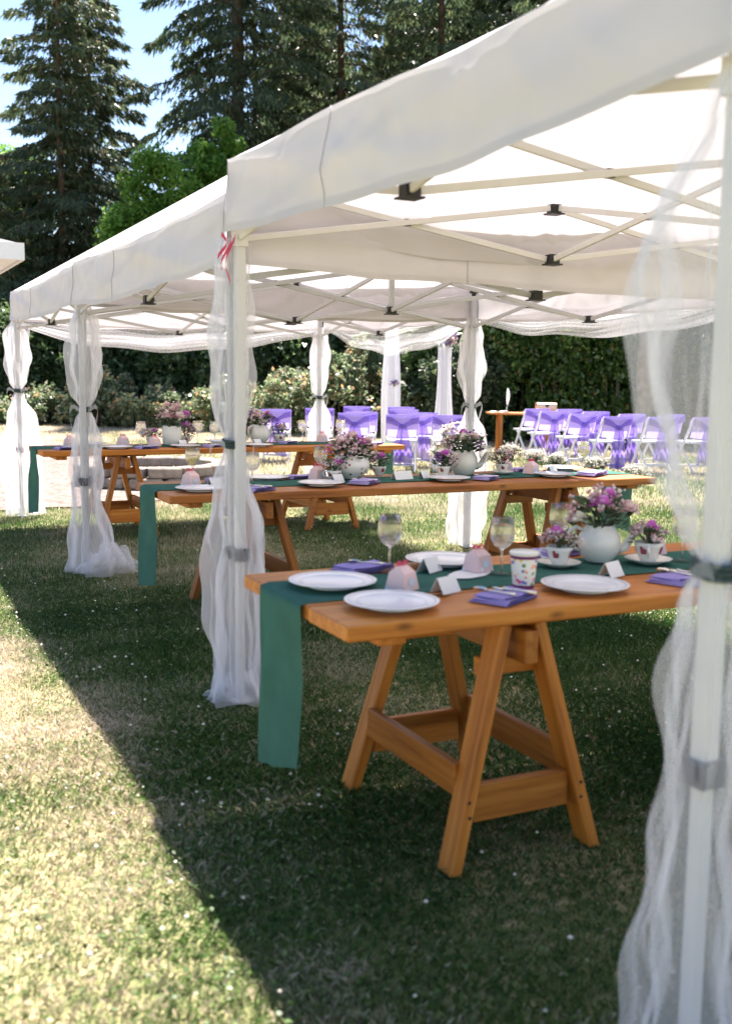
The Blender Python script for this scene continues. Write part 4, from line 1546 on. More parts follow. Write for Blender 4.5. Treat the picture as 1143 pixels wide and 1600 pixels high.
RCH = [(9.13, 8.64, 'nearest chair with lilac sash right of the aisle, on the aisle'),
       (9.80, 8.42, 'middle chair with lilac sash in the nearest row right of the aisle'),
       (10.42, 8.15, 'rightmost chair with lilac sash, veiled by the foreground drape'),
       (9.25, 9.66, 'aisle chair with lilac sash in the second row right of the aisle'),
       (9.45, 10.75, 'aisle chair with lilac sash in the third row right of the aisle'),
       (10.0, 12.0, 'aisle chair with lilac sash just before the wooden chest table'),
       (10.10, 9.5, 'second chair with lilac sash in the second row right of the aisle'),
       (10.25, 10.6, 'second chair with lilac sash in the third row right of the aisle'),
       (10.55, 11.75, 'second chair with lilac sash in the farthest row right of the aisle'),
       (10.75, 9.3, 'third chair with lilac sash in the second row right of the aisle')]
for x, y, l in RCH:
    chair(l, x, y, 6 + rnd.uniform(-5, 5))


# ------------------------------------------------------------------ aisle flowers, arch, signing table
def spray(label, x, y, z, rad, hgt, seed, cat='flowers', pots=True, heads=(('white', 26),), filler=(('white', 300),)):
    R = random.Random(seed)
    hs = []
    for kind, n in heads:
        for _ in range(n):
            az, el, rr = R.uniform(0, 2 * PI), R.uniform(0.1, 1.4), R.uniform(0.7, 1)
            hs.append((kind, rad * rr * math.cos(az) * math.cos(el), rad * rr * math.sin(az) * math.cos(el), hgt * (0.25 + 0.75 * math.sin(el)), R.uniform(0.02, 0.034)))
    return bouquet(label, x, y, z, rad, hgt, seed, hs, list(filler), 90, 'flower sprays on the grass along the aisle')


def bucket(label, x, y):
    r = thing('bucket', label, 'bucket', (x, y, 0.004), 0, 'grey buckets on the grass')
    r.scale = (0.62, 0.62, 0.62)
    m = MB()
    m.lathe([(0.0, 0.004), (0.08, 0.0), (0.085, 0.006), (0.105, 0.17), (0.108, 0.172), (0.10, 0.17), (0.08, 0.02), (0.0, 0.015)], 28)
    m.build('pail', GREY_PL, r, True)
    return r


SPR = [(9.05, 11.2, 'white flower spray on the grass by the signing table aisle'), (8.7, 10.0, 'white flower spray left of the second row right of the aisle'),
       (8.55, 9.2, 'white flower spray at the nearest aisle chair'), (8.62, 8.3, 'white flower spray before the nearest row right of the aisle'), (8.2, 6.9, 'white flower spray behind the middle table right end')]
for i, (x, y, l) in enumerate(SPR):
    bucket('grey bucket under the ' + l, x, y)
    spray(l, x, y, 0.09, 0.18, 0.15, 40 + i)
bucket('grey bucket of the tall white flower spray beside the inner leg drape', 6.05, 8.15)
spray('tall white and purple flower spray beside the inner leg drape', 6.05, 8.15, 0.09, 0.30, 0.72, 60, heads=(('white', 40), ('purple', 14)), filler=(('white', 420), ('purple', 120)))


def arch_post(label, x, y, h, seed, fl):
    r = thing('arch_post', label, 'post', (x, y, 0), 0.3, 'white posts of the ceremony arch')
    board('post', (0, 0, 0), (0, 0, h), 0.10, 0.10, WHITEP, r, Vector((1, 0, 0)))
    board('base', (-0.16, 0, 0.03), (0.16, 0, 0.03), 0.32, 0.06, WHITEP, r)
    R = random.Random(seed)
    ph = R.uniform(0, 6)

    def f(u, v):
        q = 2 * PI * u
        z = h * v
        a = 0.17 - 0.05 * v + 0.02 * math.sin(5 * v + ph)
        rr = a * (1 + 0.16 * math.sin(8 * q + ph + v) + 0.06 * math.sin(15 * q + 3 * v))
        return (rr * math.cos(q), rr * math.sin(q), z + 0.01)
    m = MB()
    m.grid(f, 96, 20, True)
    m.build('white_drape', cloth_white, r, True)
    return r


cloth_white = cloth('white_voile', (0.84, 0.83, 0.85), 0.4, 0.10)
arch_post('left white draped post of the ceremony arch', 8.35, 14.45, 2.55, 2, None)
arch_post('right white draped post of the ceremony arch', 9.38, 14.15, 2.12, 3, None)
bouquet('purple and pink flower cluster on top of the right arch post', 9.40, 14.12, 2.02, 0.22, 0.26, 70,
        [('purple', -0.1, -0.1, 0.16, 0.07), ('pink', 0.02, -0.16, 0.12, 0.08), ('pink', 0.1, -0.12, 0.05, 0.07), ('purple', 0.12, -0.05, 0.2, 0.06), ('white', 0.0, -0.12, 0.24, 0.06), ('purple', -0.05, -0.14, 0.03, 0.06), ('purple', -0.16, -0.02, 0.22, 0.05)], [('purple', 100), ('pink', 80)], 70, 'flower clusters on the arch')
bouquet('small purple flower cluster tied to the left arch post', 8.30, 14.24, 1.22, 0.09, 0.12, 71,
        [('purple', -0.03, -0.04, 0.06, 0.045), ('pink', 0.04, -0.04, 0.04, 0.04), ('purple', 0.03, -0.03, 0.1, 0.035)], [('purple', 60)], 30, 'flower clusters on the arch')

st = thing('signing_table', 'small wooden signing table by the hedge', 'table', (10.32, 12.72, 0), -0.42)
for i in range(3):
    board('board', (-0.68, -0.2 + 0.2 * i, 0.74), (0.68, -0.2 + 0.2 * i, 0.74), 0.195, 0.035, WOOD, st)
for sx in (-0.45, 0.45):
    for sy in (-0.2, 0.2):
        board('leg', (sx, sy, 0), (sx, sy * 0.8, 0.722), 0.05, 0.07, WOOD, st, Vector((1, 0, 0)))
    board('rail', (sx, -0.19, 0.66), (sx, 0.19, 0.66), 0.03, 0.08, WOOD, st)
ch = thing('wooden_chest', 'pale wooden chest with a dark heart clasp on the signing table', 'chest', (10.70, 12.50, 0.758), -0.42)
board('box', (-0.19, 0, 0.075), (0.19, 0, 0.075), 0.22, 0.15, wood('pale_wood', (0.36, 0.26, 0.17), (0.50, 0.38, 0.26), (0.58, 0.46, 0.33)), ch)
m = MB()
m.grid(lambda u, v: ((u - 0.5) * 0.384, 0.112 * math.cos(PI * v), 0.152 + 0.045 * math.sin(PI * v)), 2, 12)
m.build('lid', MATS['pale_wood'], ch, True)
m = MB()
hp = [(0.032 * math.sin(t) ** 3 * 1.2, -0.1125, 0.14 + 0.003 * (13 * math.cos(t) - 5 * math.cos(2 * t) - 2 * math.cos(3 * t) - math.cos(4 * t)) * 0.9) for t in [2 * PI * i / 24 for i in range(24)]]
m.add(hp, [tuple(range(24))])
m.build('clasp', BLACK, ch)
qt = thing('quill', 'white feather quill standing on the signing table', 'quill', (10.02, 12.84, 0.758), 0)
m = MB()
m.lathe([(0.0, 0.0), (0.045, 0.0), (0.045, 0.012), (0.015, 0.03), (0.012, 0.045), (0.0, 0.045)], 18)
m.build('stand', WHITEP, qt, True)
m = MB()
m.tube([(0, 0, 0.03), (0.02, -0.01, 0.16), (0.03, -0.01, 0.3), (0.015, 0, 0.42)], [0.004, 0.003, 0.002, 0.001], 6)
m.build('shaft', WHITEP, qt, True)
m = MB()
m.grid(lambda u, v: (0.02 + 0.012 * math.sin(3 * v) + (u - 0.5) * 0.075 * math.sin(PI * (0.08 + 0.86 * v)) ** 0.6, -0.008 + 0.03 * (u - 0.5) ** 2 + 0.003 * math.sin(40 * v), 0.14 + 0.31 * v + 0.05 * abs(u - 0.5)), 8, 30)
m.build('vane', cloth_white, qt, True)
bk = thing('guest_book', 'open white guest book on the signing table', 'book', (9.88, 12.86, 0.759), -0.3)
for s in (-1, 1):
    m = MB()
    m.grid(lambda u, v, s=s: (s * u * 0.17, (v - 0.5) * 0.24, 0.012 + 0.014 * math.sin(PI * u)), 8, 2)
    m.grid(lambda u, v, s=s: (s * u * 0.17, (v - 0.5) * 0.24, 0.0), 2, 2)
    m.build('page_block', CARD, bk, True)
dh = thing('dish', 'small white dish on the signing table between quill and chest', 'dish', (10.36, 12.62, 0.758))
m = MB()
m.lathe([(0.0, 0.003), (0.05, 0.0), (0.09, 0.025), (0.092, 0.027), (0.05, 0.006), (0, 0.006)], 24)
m.build('bowl', CHINA, dh, True)
m = MB()
m.lathe([(0, 0.03), (0.03, 0.028), (0.028, 0.05), (0, 0.055)], 14)
m.build('soap', IVORY, dh, True)

# ------------------------------------------------------------------ stone fire ring
fr = thing('fire_ring', 'low ring of stacked cast stone blocks on the gravel', 'fire ring', (2.12, 9.15, 0), 0)
for course in range(2):
    n = 13
    for k in range(n):
        q = 2 * PI * (k + 0.5 * course) / n + rnd.uniform(-0.02, 0.02)
        rr = 0.88 + rnd.uniform(-0.015, 0.015)
        me = bevelled(0.40, 0.24, 0.128, 0.016)
        me.materials.append(STONE)
        o = bpy.data.objects.new('block', me)
        link(o, fr)
        o.location = (rr * math.cos(q), rr * math.sin(q), 0.083 + 0.133 * course)
        o.rotation_euler = (rnd.uniform(-0.02, 0.02), rnd.uniform(-0.02, 0.02), q + PI / 2)

# ------------------------------------------------------------------ house at the left edge
hs = thing('house', 'white eave corner of a house at the left edge', 'house', (-3.4, 13.2, 0), 0)
m = MB()
m.box((-1.3, 0.6, 1.55), (6.0, 4.0, 3.1))
m.build('wall', WHITEP, hs)
ex, ey = 4.33, -1.45     # eave corner in house coordinates
m = MB()
m.add([(-5, ey - 0.02, 3.24), (ex, ey - 0.02, 3.24), (ex, 3.1, 3.24), (-5, 3.1, 3.24), (-5, 0.8, 3.55), (ex, 0.8, 3.55)],
      [(0, 1, 5, 4), (2, 3, 4, 5), (0, 4, 3), (1, 2, 5), (0, 3, 2, 1)])
m.build('roof', ROOFM, hs)
m = MB()
m.box(((ex - 5) / 2, ey - 0.035, 3.13), (ex + 5, 0.03, 0.24))
m.build('fascia', WHITEP, hs)
m = MB()
m.box((ex + 0.016, (ey + 3.1) / 2, 3.13), (0.03, 3.1 - ey + 0.07, 0.24))
m.build('fascia', WHITEP, hs)
m = MB()
m.box(((ex - 5) / 2, (ey + 3.1) / 2, 3.05), (ex + 5 - 0.01, 3.1 - ey - 0.01, 0.02))
m.build('soffit', WHITEP, hs)


# ------------------------------------------------------------------ vegetation
def conifer(name, label, x, y, H, rad, z0, seed, nbr, per, mat, droop=0.5, clen=0.34, trunk_r=0.2, group='conifers behind the lawn', ragged=0.35, top_r=0.05):
    global rng
    r0 = np.random.default_rng(seed)
    root = thing(name, label, 'tree', (x, y, 0), 0, group)
    m = MB()
    lean = r0.normal(size=2) * 0.012
    m.tube([(lean[0] * z + 0.03 * math.sin(z), lean[1] * z, z) for z in np.linspace(-0.1, H, 14)], [trunk_r * (1 - 0.93 * k / 13) for k in range(14)], 9)
    m.build('trunk', BARK, root, True)
    CEN, AX, LN = [], [], []
    bm = MB()
    for b in range(nbr):
        fr = (b + r0.random()) / nbr
        h = z0 + (H - z0) * fr ** 1.05
        rel = (h - z0) / (H - z0)
        Lb = (rad * (1 - rel) ** 0.75 + top_r * rad) * (1 - ragged * r0.random() + ragged * 0.3)
        az = b * 2.39996 + r0.normal() * 0.3
        d = np.array([math.cos(az), math.sin(az), 0.0])
        s = np.array([-math.sin(az), math.cos(az), 0.0])
        rise = 0.25 - 0.25 * (1 - rel)
        n = max(10, int(1.35 * (per * Lb / rad + per * 0.15)))
        t = r0.random(n) ** 0.75
        t = 0.06 + 0.94 * t
        side = r0.choice((-1, 1), n)
        lat = (0.36 * Lb * (1 - t) ** 0.8 + 0.10) * r0.random(n)
        zz = h + Lb * (rise * t - droop * t ** 2 * 0.6 + 0.16 * droop * t ** 4)
        p = d[None] * (Lb * t + lat * 0.5)[:, None] + s[None] * (side * lat)[:, None]
        p[:, 2] += zz - lat * droop * 0.55 + r0.normal(size=n) * 0.05
        a = d[None] * 0.55 + s[None] * (side * 0.7 * r0.random(n))[:, None] + np.array([0, 0, -1.0])[None] * (droop * (0.35 + 1.3 * r0.random(n)))[:, None]
        a += r0.normal(size=(n, 3)) * 0.18
        l = clen * (0.55 + 0.8 * r0.random(n))
        p += a / np.linalg.norm(a, axis=1, keepdims=True) * (l * 0.35)[:, None]
        CEN.append(p)
        AX.append(a)
        LN.append(l)
        if b % 2 == 0:
            bm.tube([tuple(d * Lb * q + np.array([0, 0, h + Lb * (rise * q - droop * q * q * 0.6 + 0.16 * droop * q ** 4)])) for q in (0, 0.35, 0.7, 0.95)], [trunk_r * 0.16, trunk_r * 0.11, 0.012, 0.005], 4, False)
    bo = bm.build('branches', BARK, root)
    bo['kind'] = 'stuff'
    CEN, AX, LN = np.concatenate(CEN), np.concatenate(AX), np.concatenate(LN)
    n = len(CEN)
    nor = r0.normal(size=(n, 3))
    V, F = spears(CEN, AX, nor, LN, LN * (0.16 + 0.13 * r0.random(n)))
    big_mesh('crown', V, F, mat, root, np.repeat(np.clip(r0.normal(0.48, 0.26, n), 0, 1), 3))
    return root


def leafy(name, label, x, y, parts, seed, n, size, mat, trunk=None, cat='tree', group=None, tmean=0.45, tsd=0.25, shell=0.5, clumps=60, cs=0.35, flat=0.6, stems=None, bark=BARK):
    """parts: list of ellipsoids (cx,cy,cz,rx,ry,rz); leaves sit in clumps spread through them"""
    r0 = np.random.default_rng(seed)
    root = thing(name, label, cat, (x, y, 0), 0, group)
    vol = np.array([p[3] * p[4] * p[5] for p in parts]) ** 0.7
    vol = vol / vol.sum()
    CC, CR = [], []
    for p, v in zip(parts, vol):
        k = max(3, int(clumps * v))
        u = r0.normal(size=(k, 3))
        u /= np.linalg.norm(u, axis=1, keepdims=True)
        rr = (shell + (1 - shell) * r0.random(k)) ** 0.6
        CC.append(np.array(p[:3]) + u * rr[:, None] * np.array(p[3:6]))
        CR.append(np.full(k, cs) * (0.6 + 0.8 * r0.random(k)))
    CC, CR = np.concatenate(CC), np.concatenate(CR)
    CC[:, 2] = np.maximum(CC[:, 2], 0.1)
    idx = r0.integers(0, len(CC), n)
    off = r0.normal(size=(n, 3)) * np.array([1, 1, 0.75])
    off /= np.maximum(np.linalg.norm(off, axis=1, keepdims=True), 1e-6)
    off *= (r0.random(n) ** 0.5 * CR[idx])[:, None]
    cen = CC[idx] + off
    cen[:, 2] = np.maximum(cen[:, 2], 0.03)
    ax = off / (CR[idx])[:, None] * 0.6 + r0.normal(size=(n, 3)) * 0.5 + np.array([0, 0, -0.15])
    nor = r0.normal(size=(n, 3)) * flat + np.array([0, 0, 1.0])
    ln = size * (0.6 + 0.8 * r0.random(n))
    k = 3 if mat in (UNDER, CONIFER_D) else 4
    V, F = (spears if k == 3 else cards)(cen, ax, nor, ln, ln * (0.5 + 0.25 * r0.random(n)))
    ti = np.clip(r0.normal(tmean, tsd, n) + 0.25 * (r0.random(len(CC))[idx] - 0.5), 0, 1)
    big_mesh('crown' if cat == 'tree' else 'foliage', V, F, mat, root, np.repeat(ti, k))
    m = MB()
    if trunk:
        h, tr = trunk
        m.tube([(0.06 * math.sin(z * 1.3 + seed), 0.05 * math.cos(z), z) for z in np.linspace(-0.1, h, 9)], [tr * (1 - 0.75 * k / 8) for k in range(9)], 8)
        for c in CC[:: max(1, len(CC) // 14)]:
            m.tube([(0, 0, h * 0.45), (c[0] * 0.45, c[1] * 0.45, (h * 0.5 + c[2]) / 2), tuple(c)], [tr * 0.4, tr * 0.22, 0.01], 5, False)
        m.build('trunk', bark, root, True)
    else:
        for c in CC[:: max(1, len(CC) // (stems or 16))]:
            bx, by = c[0] * 0.8, c[1] * 0.8
            m.tube([(bx, by, -0.02), (bx * 1.03, by * 1.03 + 0.05, c[2] * 0.5), tuple(c)], [0.03, 0.02, 0.006], 5, False)
        sm = m.build('stem', bark, root, True)
        sm['kind'] = 'stuff'
    return root


# tall trees stand well behind the lawn edge
def far_spot(x, y, k):
    return CAM.x + (x - CAM.x) * k, CAM.y + (y - CAM.y) * k


def far_conifer(name, label, x, y, k, H, rad, z0, seed, nbr, per, mat, droop, clen, tr, **kw):
    X, Y = far_spot(x, y, k)
    conifer(name, label, X, Y, 1.44 + (H - 1.44) * k, rad * k, z0 * k, seed, nbr, per, mat, droop, clen * k, tr * k, **kw)


far_conifer('conifer_tree', 'tall conifer at left, front one of the close pair', 4.95, 30.3, 1.2, 15.2, 3.9, 0.3, 101, 190, 330, CONIFER, 0.75, 0.22, 0.18, ragged=0.9)
far_conifer('conifer_tree', 'tall conifer at left, rear one of the close pair', 6.2, 32.2, 1.2, 15.3, 3.8, 0.4, 102, 190, 310, CONIFER, 0.7, 0.22, 0.16, ragged=0.9)
far_conifer('conifer_tree', 'low conifer at the left edge behind the house eave', 2.1, 29.5, 1.2, 8.8, 3.2, 0.2, 103, 120, 240, CONIFER, 0.75, 0.22, 0.12, ragged=0.7)
far_conifer('cedar_tree', 'big dark cedar with a bare trunk and hanging branches left of centre', 9.0, 25.6, 1.45, 26.0, 4.2, 1.6, 104, 210, 360, CONIFER_D, 1.05, 0.22, 0.27, ragged=0.75)
far_conifer('conifer_tree', 'conifer right of the big dark cedar', 13.9, 29.0, 1.25, 24.0, 4.6, 0.3, 105, 210, 330, CONIFER, 0.8, 0.22, 0.2, ragged=0.7)
far_conifer('conifer_tree', 'conifer behind the roof slope of the nearest canopy', 15.8, 26.0, 1.3, 24.0, 4.6, 0.3, 106, 190, 320, CONIFER_D, 0.8, 0.22, 0.2, ragged=0.7)
far_conifer('conifer_tree', 'rightmost conifer showing above the nearest canopy', 20.2, 27.0, 1.2, 26.0, 5.4, 0.3, 107, 170, 320, CONIFER_D, 0.75, 0.24, 0.22, ragged=0.6)
far_conifer('conifer_tree', 'conifer filling the gap between cedar and canopy slope', 12.4, 33.5, 1.3, 25.0, 4.0, 0.4, 109, 170, 300, CONIFER, 0.75, 0.22, 0.16, ragged=0.6)

leafy('maple_tree', 'bright green maple among the left conifers', 5.0, 41.5, [(0, 0, 8.2, 1.7, 1.5, 2.0), (-1.4, 0, 6.0, 1.6, 1.5, 2.2), (0.8, 0, 4.6, 2.3, 1.6, 2.8)], 121, 34000, 0.19, MAPLE, (7.5, 0.18), group='maples behind the lawn', clumps=110, cs=0.6)
leafy('maple_tree', 'bright green maple between the left conifers and the cedar', 8.6, 31.5, [(-0.3, 0, 7.6, 0.9, 0.9, 1.3), (0.5, 0, 6.2, 1.2, 1.1, 1.5), (-1.0, 0, 5.3, 1.1, 1.0, 1.5), (-0.6, -0.6, 3.2, 2.1, 1.6, 2.0), (1.2, 0, 4.4, 1.0, 1.0, 1.7)], 122, 56000, 0.155, MAPLE, (7.2, 0.18), group='maples behind the lawn', clumps=170, cs=0.55)
leafy('maple_tree', 'slender maple close to the big cedar', 10.6, 32.2, [(0, 0, 6.2, 1.1, 1.1, 3.8)], 123, 24000, 0.155, MAPLE, (8.0, 0.14), group='maples behind the lawn', clumps=60, cs=0.5)

# dark wood closing the back
r0 = np.random.default_rng(77)
n = 150000
tpar = r0.random(n)
ang = -0.35 + 1.75 * tpar
dist = 62 + 8 * r0.random(n)
X = CAM.x + dist * np.sin(ang)
Y = CAM.y + dist * np.cos(ang)
step = np.clip((ang - 0.33) / 0.10, 0, 1)
topz = 9.0 + 2.6 * np.sin(ang * 23) + 1.8 * np.sin(ang * 51 + 1) + (16.0 + 3 * np.sin(ang * 37) + 2 * np.sin(ang * 83)) * step
Zz = topz * r0.random(n) ** 0.75
ax = r0.normal(size=(n, 3)) + np.array([0, 0, -0.8])
ll = 0.55 + 0.6 * r0.random(n)
V, F = spears(np.stack([X, Y, Zz], 1), ax, r0.normal(size=(n, 3)), ll, ll * 0.6)
wd = big_mesh('distant_wood', V, F, CONIFER_D, None, np.repeat(r0.random(n), 3))
tag(wd, 'dark wood closing the view behind the trees', 'wood', None, 'stuff')

# under-storey: dark evergreen shrubs, left to right
und = [(1.0, 27.2, 1.8, 2.2), (3.4, 27.4, 2.0, 2.9), (5.8, 26.6, 2.0, 3.1), (7.6, 24.6, 1.8, 3.2), (9.4, 23.2, 1.9, 3.3), (11.0, 22.0, 1.8, 3.4), (12.6, 21.0, 1.8, 3.4)]
uw = ['at the far left behind the corner leg drape', 'left of the puddled hem drape', 'behind the puddled hem drape', 'between the puddled drape and the joined legs', 'right of the joined canopy legs', 'left of the far right leg drape', 'behind the ceremony arch']
for i, (x, y, rx, h) in enumerate(und):
    leafy('evergreen_shrub', 'dark evergreen shrub ' + uw[i], x, y, [(0, 0, h * 0.5, rx, 1.1, h * 0.55), (0.3, 0.4, h * 0.85, rx * 0.8, 1.0, h * 0.35)], 140 + i, 20000, 0.15, UNDER, None, 'shrub', 'dark evergreen shrubs behind the brambles', clumps=110, cs=0.5, stems=8)
# brambles
br = [(1.6, 25.6, 1.2, 0.75, 0.95, 'by the left edge'), (3.2, 25.2, 1.1, 0.8, 0.8, 'left of the far corner leg'), (4.7, 24.2, 1.0, 0.8, 1.35, 'behind the puddled hem drape'), (5.9, 22.9, 1.2, 0.8, 0.95, 'behind the tall crock of flowers'), (7.2, 21.2, 1.1, 0.8, 1.15, 'behind the joined canopy legs'), (8.3, 19.6, 1.0, 0.9, 1.5, 'left of the far right leg drape'), (9.3, 18.6, 1.2, 0.9, 2.1, 'big and pale, left of the arch'), (10.6, 17.6, 1.0, 0.8, 1.5, 'behind the ceremony arch')]
for i, (x, y, rx, ry, h, w) in enumerate(br):
    leafy('bramble_bush', 'sunlit bramble bush with dry orange leaves ' + w, x, y, [(0, 0, h * 0.45, rx, ry, h * 0.5), (0.3, 0.1, h * 0.75, rx * 0.5, ry * 0.6, h * 0.35)], 160 + i, 6500, 0.11, BRAMBLE, None, 'bush', 'sunlit bramble bushes along the lawn edge', tmean=0.5, tsd=0.3, clumps=70, cs=0.24, stems=14, flat=0.9)
# leafy hedge on the right
hd = [(10.9, 15.7, 0.9, 1.9, CONIFER_D, 0.13, 'dark clipped hedge shrub left of the signing table'), (12.1, 15.6, 1.2, 3.6, LAUREL, 0.13, 'leafy laurel behind the signing table, left part'), (13.3, 14.9, 1.2, 3.9, LAUREL, 0.13, 'leafy laurel behind the wooden chest'), (14.3, 14.1, 1.1, 3.9, LAUREL, 0.13, 'leafy laurel left of the bare trunk'), (15.2, 13.2, 1.1, 3.9, LAUREL, 0.13, 'leafy laurel right of the bare trunk'), (16.2, 12.2, 1.2, 3.8, LAUREL, 0.13, 'leafy laurel behind the rightmost chair'), (11.4, 17.2, 1.2, 3.0, LAUREL, 0.13, 'leafy laurel behind the right arch post'), (17.2, 11.0, 1.3, 3.8, LAUREL, 0.13, 'leafy laurel at the right edge')]
for i, (x, y, rx, h, mt, sz, w) in enumerate(hd):
    leafy('laurel_shrub' if mt is LAUREL else 'clipped_shrub', w, x, y, [(0, 0, h * 0.3, rx, 0.75, h * 0.34), (0, 0, h * 0.72, rx, 0.75, h * 0.34)], 180 + i, 24000, sz * 0.8, mt, None, 'shrub', 'leafy shrubs of the right hedge', clumps=150, cs=0.32, stems=12, bark=BARKP, flat=0.9)
    leafy('evergreen_shrub', 'dark evergreen backing the ' + w, x + 0.5, y + 1.5, [(0, 0, h * 0.5, rx * 1.2, 0.5, h * 0.6)], 220 + i, 5000, 0.3, CONIFER_D, None, 'shrub', 'dark evergreens behind the right hedge', clumps=60, cs=0.5, stems=4)
# bare trunk
bt = thing('tree_trunk', 'bare forked tree trunk standing against the right hedge', 'tree', (12.95, 12.35, 0))
m = MB()
m.tube([(0.03 * math.sin(2.2 * z), 0.03 * math.cos(1.7 * z), z) for z in np.linspace(-0.05, 4.2, 16)], [0.19 - 0.024 * z + 0.02 * math.sin(5 * z) + (0.12 if z < 0.2 else 0) for z in np.linspace(-0.05, 4.2, 16)], 12)
m.build('trunk', BARKP, bt, True)
m = MB()
m.tube([(0.1, 0, 0.7), (0.26, 0.0, 1.2), (0.33, 0.05, 2.0), (0.38, 0.05, 4.1)], [0.10, 0.095, 0.085, 0.06], 10)
m.build('side_stem', BARKP, bt, True)

# ------------------------------------------------------------------ grass
r0 = np.random.default_rng(5)


def scatter(nraw, x0, x1, y0, y1):
    x = x0 + (x1 - x0) * r0.random(nraw)
    y = y0 + (y1 - y0) * r0.random(nraw)
    return x, y


def patch(x, y):
    """dry or green, as the lawn grows in patches"""
    return (0.5 * np.sin(1.3 * x + 0.7 * y + 1.0) * np.sin(0.9 * y - 0.8 * x + 2.2) + 0.35 * np.sin(3.1 * x - 2.3 * y + 0.4) * np.sin(2.7 * y + 1.4 * x)
            + 0.25 * np.sin(6.3 * x + 5.1 * y) * np.sin(7.7 * y - 4.2 * x + 1.1))


VV, TT, FF = [], [], []
for (nraw, box, hmin, hmax, wid, lim) in ((760000, (-4.2, 4.5, -4.3, 3.0), 0.014, 0.038, 0.0027, (0, 7.0)), (640000, (-5, 9, -2.5, 9), 0.026, 0.056, 0.0075, (4.8, 12.5)), (300000, (-4, 15, 4, 27), 0.04, 0.085, 0.016, (12.0, 33))):
    x, y = scatter(nraw, box[0], box[1], box[2], box[3])
    dx, dy = x - CAM.x, y - CAM.y
    dd = np.hypot(dx, dy)
    an = np.arctan2(dx, dy) - YAW
    dd = dd + 0.55 * r0.normal(size=len(dd)) * (dd > 2)
    keep = (dd > max(0.6, lim[0])) & (dd < lim[1]) & (np.abs(an) < 0.62) & ~in_gravel(x, y)
    x, y = x[keep], y[keep]
    n = len(x)
    z = 0.012 * (np.sin(0.85 * x + 0.3 * y) + 0.6 * np.sin(-0.55 * x + 1.15 * y + 1.9) + 0.4 * np.sin(1.95 * x + 1.55 * y + 4.2)) / 2 - 0.014
    az = r0.random(n) * 2 * PI
    ln = (hmin + (hmax - hmin) * r0.random(n)) * (1 + 0.35 * np.sin(2.2 * x + 1.1 * y) * np.sin(1.9 * y - x))
    lean = 0.2 + 0.75 * r0.random(n)
    w = wid * (0.7 + 0.6 * r0.random(n))
    d = np.stack([np.cos(az), np.sin(az)], 1)
    s = np.stack([-np.sin(az), np.cos(az)], 1)
    V = np.zeros((n, 4, 3))
    V[:, 0, 0], V[:, 0, 1], V[:, 0, 2] = x - s[:, 0] * w / 2, y - s[:, 1] * w / 2, z
    V[:, 1, 0], V[:, 1, 1], V[:, 1, 2] = x + s[:, 0] * w / 2, y + s[:, 1] * w / 2, z
    mx, my = x + d[:, 0] * ln * lean * 0.35, y + d[:, 1] * ln * lean * 0.35
    V[:, 2, 0], V[:, 2, 1], V[:, 2, 2] = mx + s[:, 0] * w * 0.35, my + s[:, 1] * w * 0.35, z + ln * 0.62
    tx, ty = x + d[:, 0] * ln * lean, y + d[:, 1] * ln * lean
    V[:, 3, 0], V[:, 3, 1], V[:, 3, 2] = tx, ty, z + ln * (1.0 - 0.3 * lean)
    near = lim[0] == 0
    b = np.arange(n) * 4 + sum(len(q) for q in VV)
    FF.append(np.concatenate([np.stack([b, b + 1, b + 2], 1), np.stack([b, b + 2, b + 3], 1)]) if near else np.stack([b, b + 1, b + 3], 1))
    VV.append(V.reshape(-1, 3))
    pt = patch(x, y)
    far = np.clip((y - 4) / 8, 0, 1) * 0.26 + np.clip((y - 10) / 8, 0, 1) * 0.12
    left = np.clip((-0.35 - x) / 0.9, 0, 1) * (0.58 + 0.22 * pt) - 0.17 * np.clip((x + 0.4) / 0.7, 0, 1) * np.clip((3.0 - y) / 3, 0, 1)  # straw paler where sun falls, greener in canopy shade: light put into the tint
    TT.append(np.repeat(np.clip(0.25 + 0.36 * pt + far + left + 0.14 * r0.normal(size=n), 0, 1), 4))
V = np.concatenate(VV)
T = np.concatenate(TT)
F = np.concatenate(FF)
ga = big_mesh('grass', V, F, GRASS, None, T)
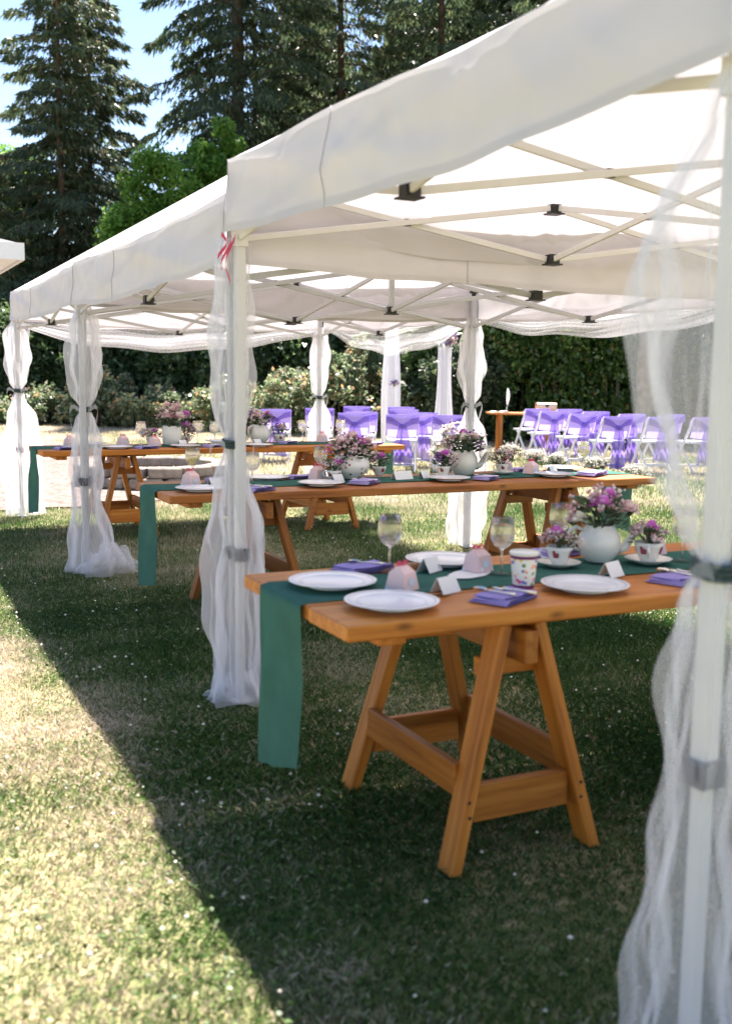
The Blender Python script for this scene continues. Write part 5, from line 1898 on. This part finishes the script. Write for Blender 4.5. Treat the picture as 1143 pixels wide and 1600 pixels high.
tag(ga, 'short lawn grass with dry straw patches and green clover, sun and shade tinted in', 'grass', None, 'stuff')

# clover blossoms
x, y = scatter(2600, -3.6, 4.0, -3.9, 5.0)
dx, dy = x - CAM.x, y - CAM.y
keep = (np.abs(np.arctan2(dx, dy) - YAW) < 0.6) & (patch(x, y) < 0.25) & (np.hypot(dx, dy) > 0.8)
x, y = x[keep][:420], y[keep][:420]
V8 = np.array([(1, 0, 0), (0.5, 0.87, 0), (-0.5, 0.87, 0), (-1, 0, 0), (-0.5, -0.87, 0), (0.5, -0.87, 0), (0, 0, 0.85), (0, 0, -0.7)], float)
F8 = np.array([(i, (i + 1) % 6, 6) for i in range(6)] + [((i + 1) % 6, i, 7) for i in range(6)])
n = len(x)
sz = 0.0045 + 0.0045 * r0.random(n)
V = V8[None] * sz[:, None, None] + np.stack([x, y, 0.03 + 0.025 * r0.random(n)], 1)[:, None]
F = (F8[None] + (np.arange(n) * 8)[:, None, None]).reshape(-1, 3)
cb = big_mesh('clover_blossoms', V.reshape(-1, 3), F, PETAL_WHITE, None, np.repeat(r0.random(n), 8))
tag(cb, 'tiny white clover blossoms scattered over the lawn', 'clover', None, 'stuff')
# clover leaves, low rosettes among the grass
x, y = scatter(34000, -3.8, 4.2, -4.0, 4.0)
dx, dy = x - CAM.x, y - CAM.y
keep = (np.abs(np.arctan2(dx, dy) - YAW) < 0.62) & (patch(x, y) + 0.2 * r0.normal(size=len(x)) < 0.0) & (np.hypot(dx, dy) > 0.7)
x, y = x[keep], y[keep]
n = len(x)
cen = np.stack([x, y, 0.012 + 0.022 * r0.random(n)], 1)
ax = r0.normal(size=(n, 3)) * np.array([1, 1, 0.25])
ln = 0.010 + 0.009 * r0.random(n)
V, F = cards(cen, ax, r0.normal(size=(n, 3)) * 0.4 + np.array([0, 0, 1.0]), ln, ln * 0.8)
cl = big_mesh('clover_leaves', V, F, GRASS, None, np.repeat(np.clip(0.16 + 0.12 * r0.normal(size=n), 0, 0.4), 4))
tag(cl, 'low green clover leaves mixed into the lawn', 'clover', None, 'stuff')
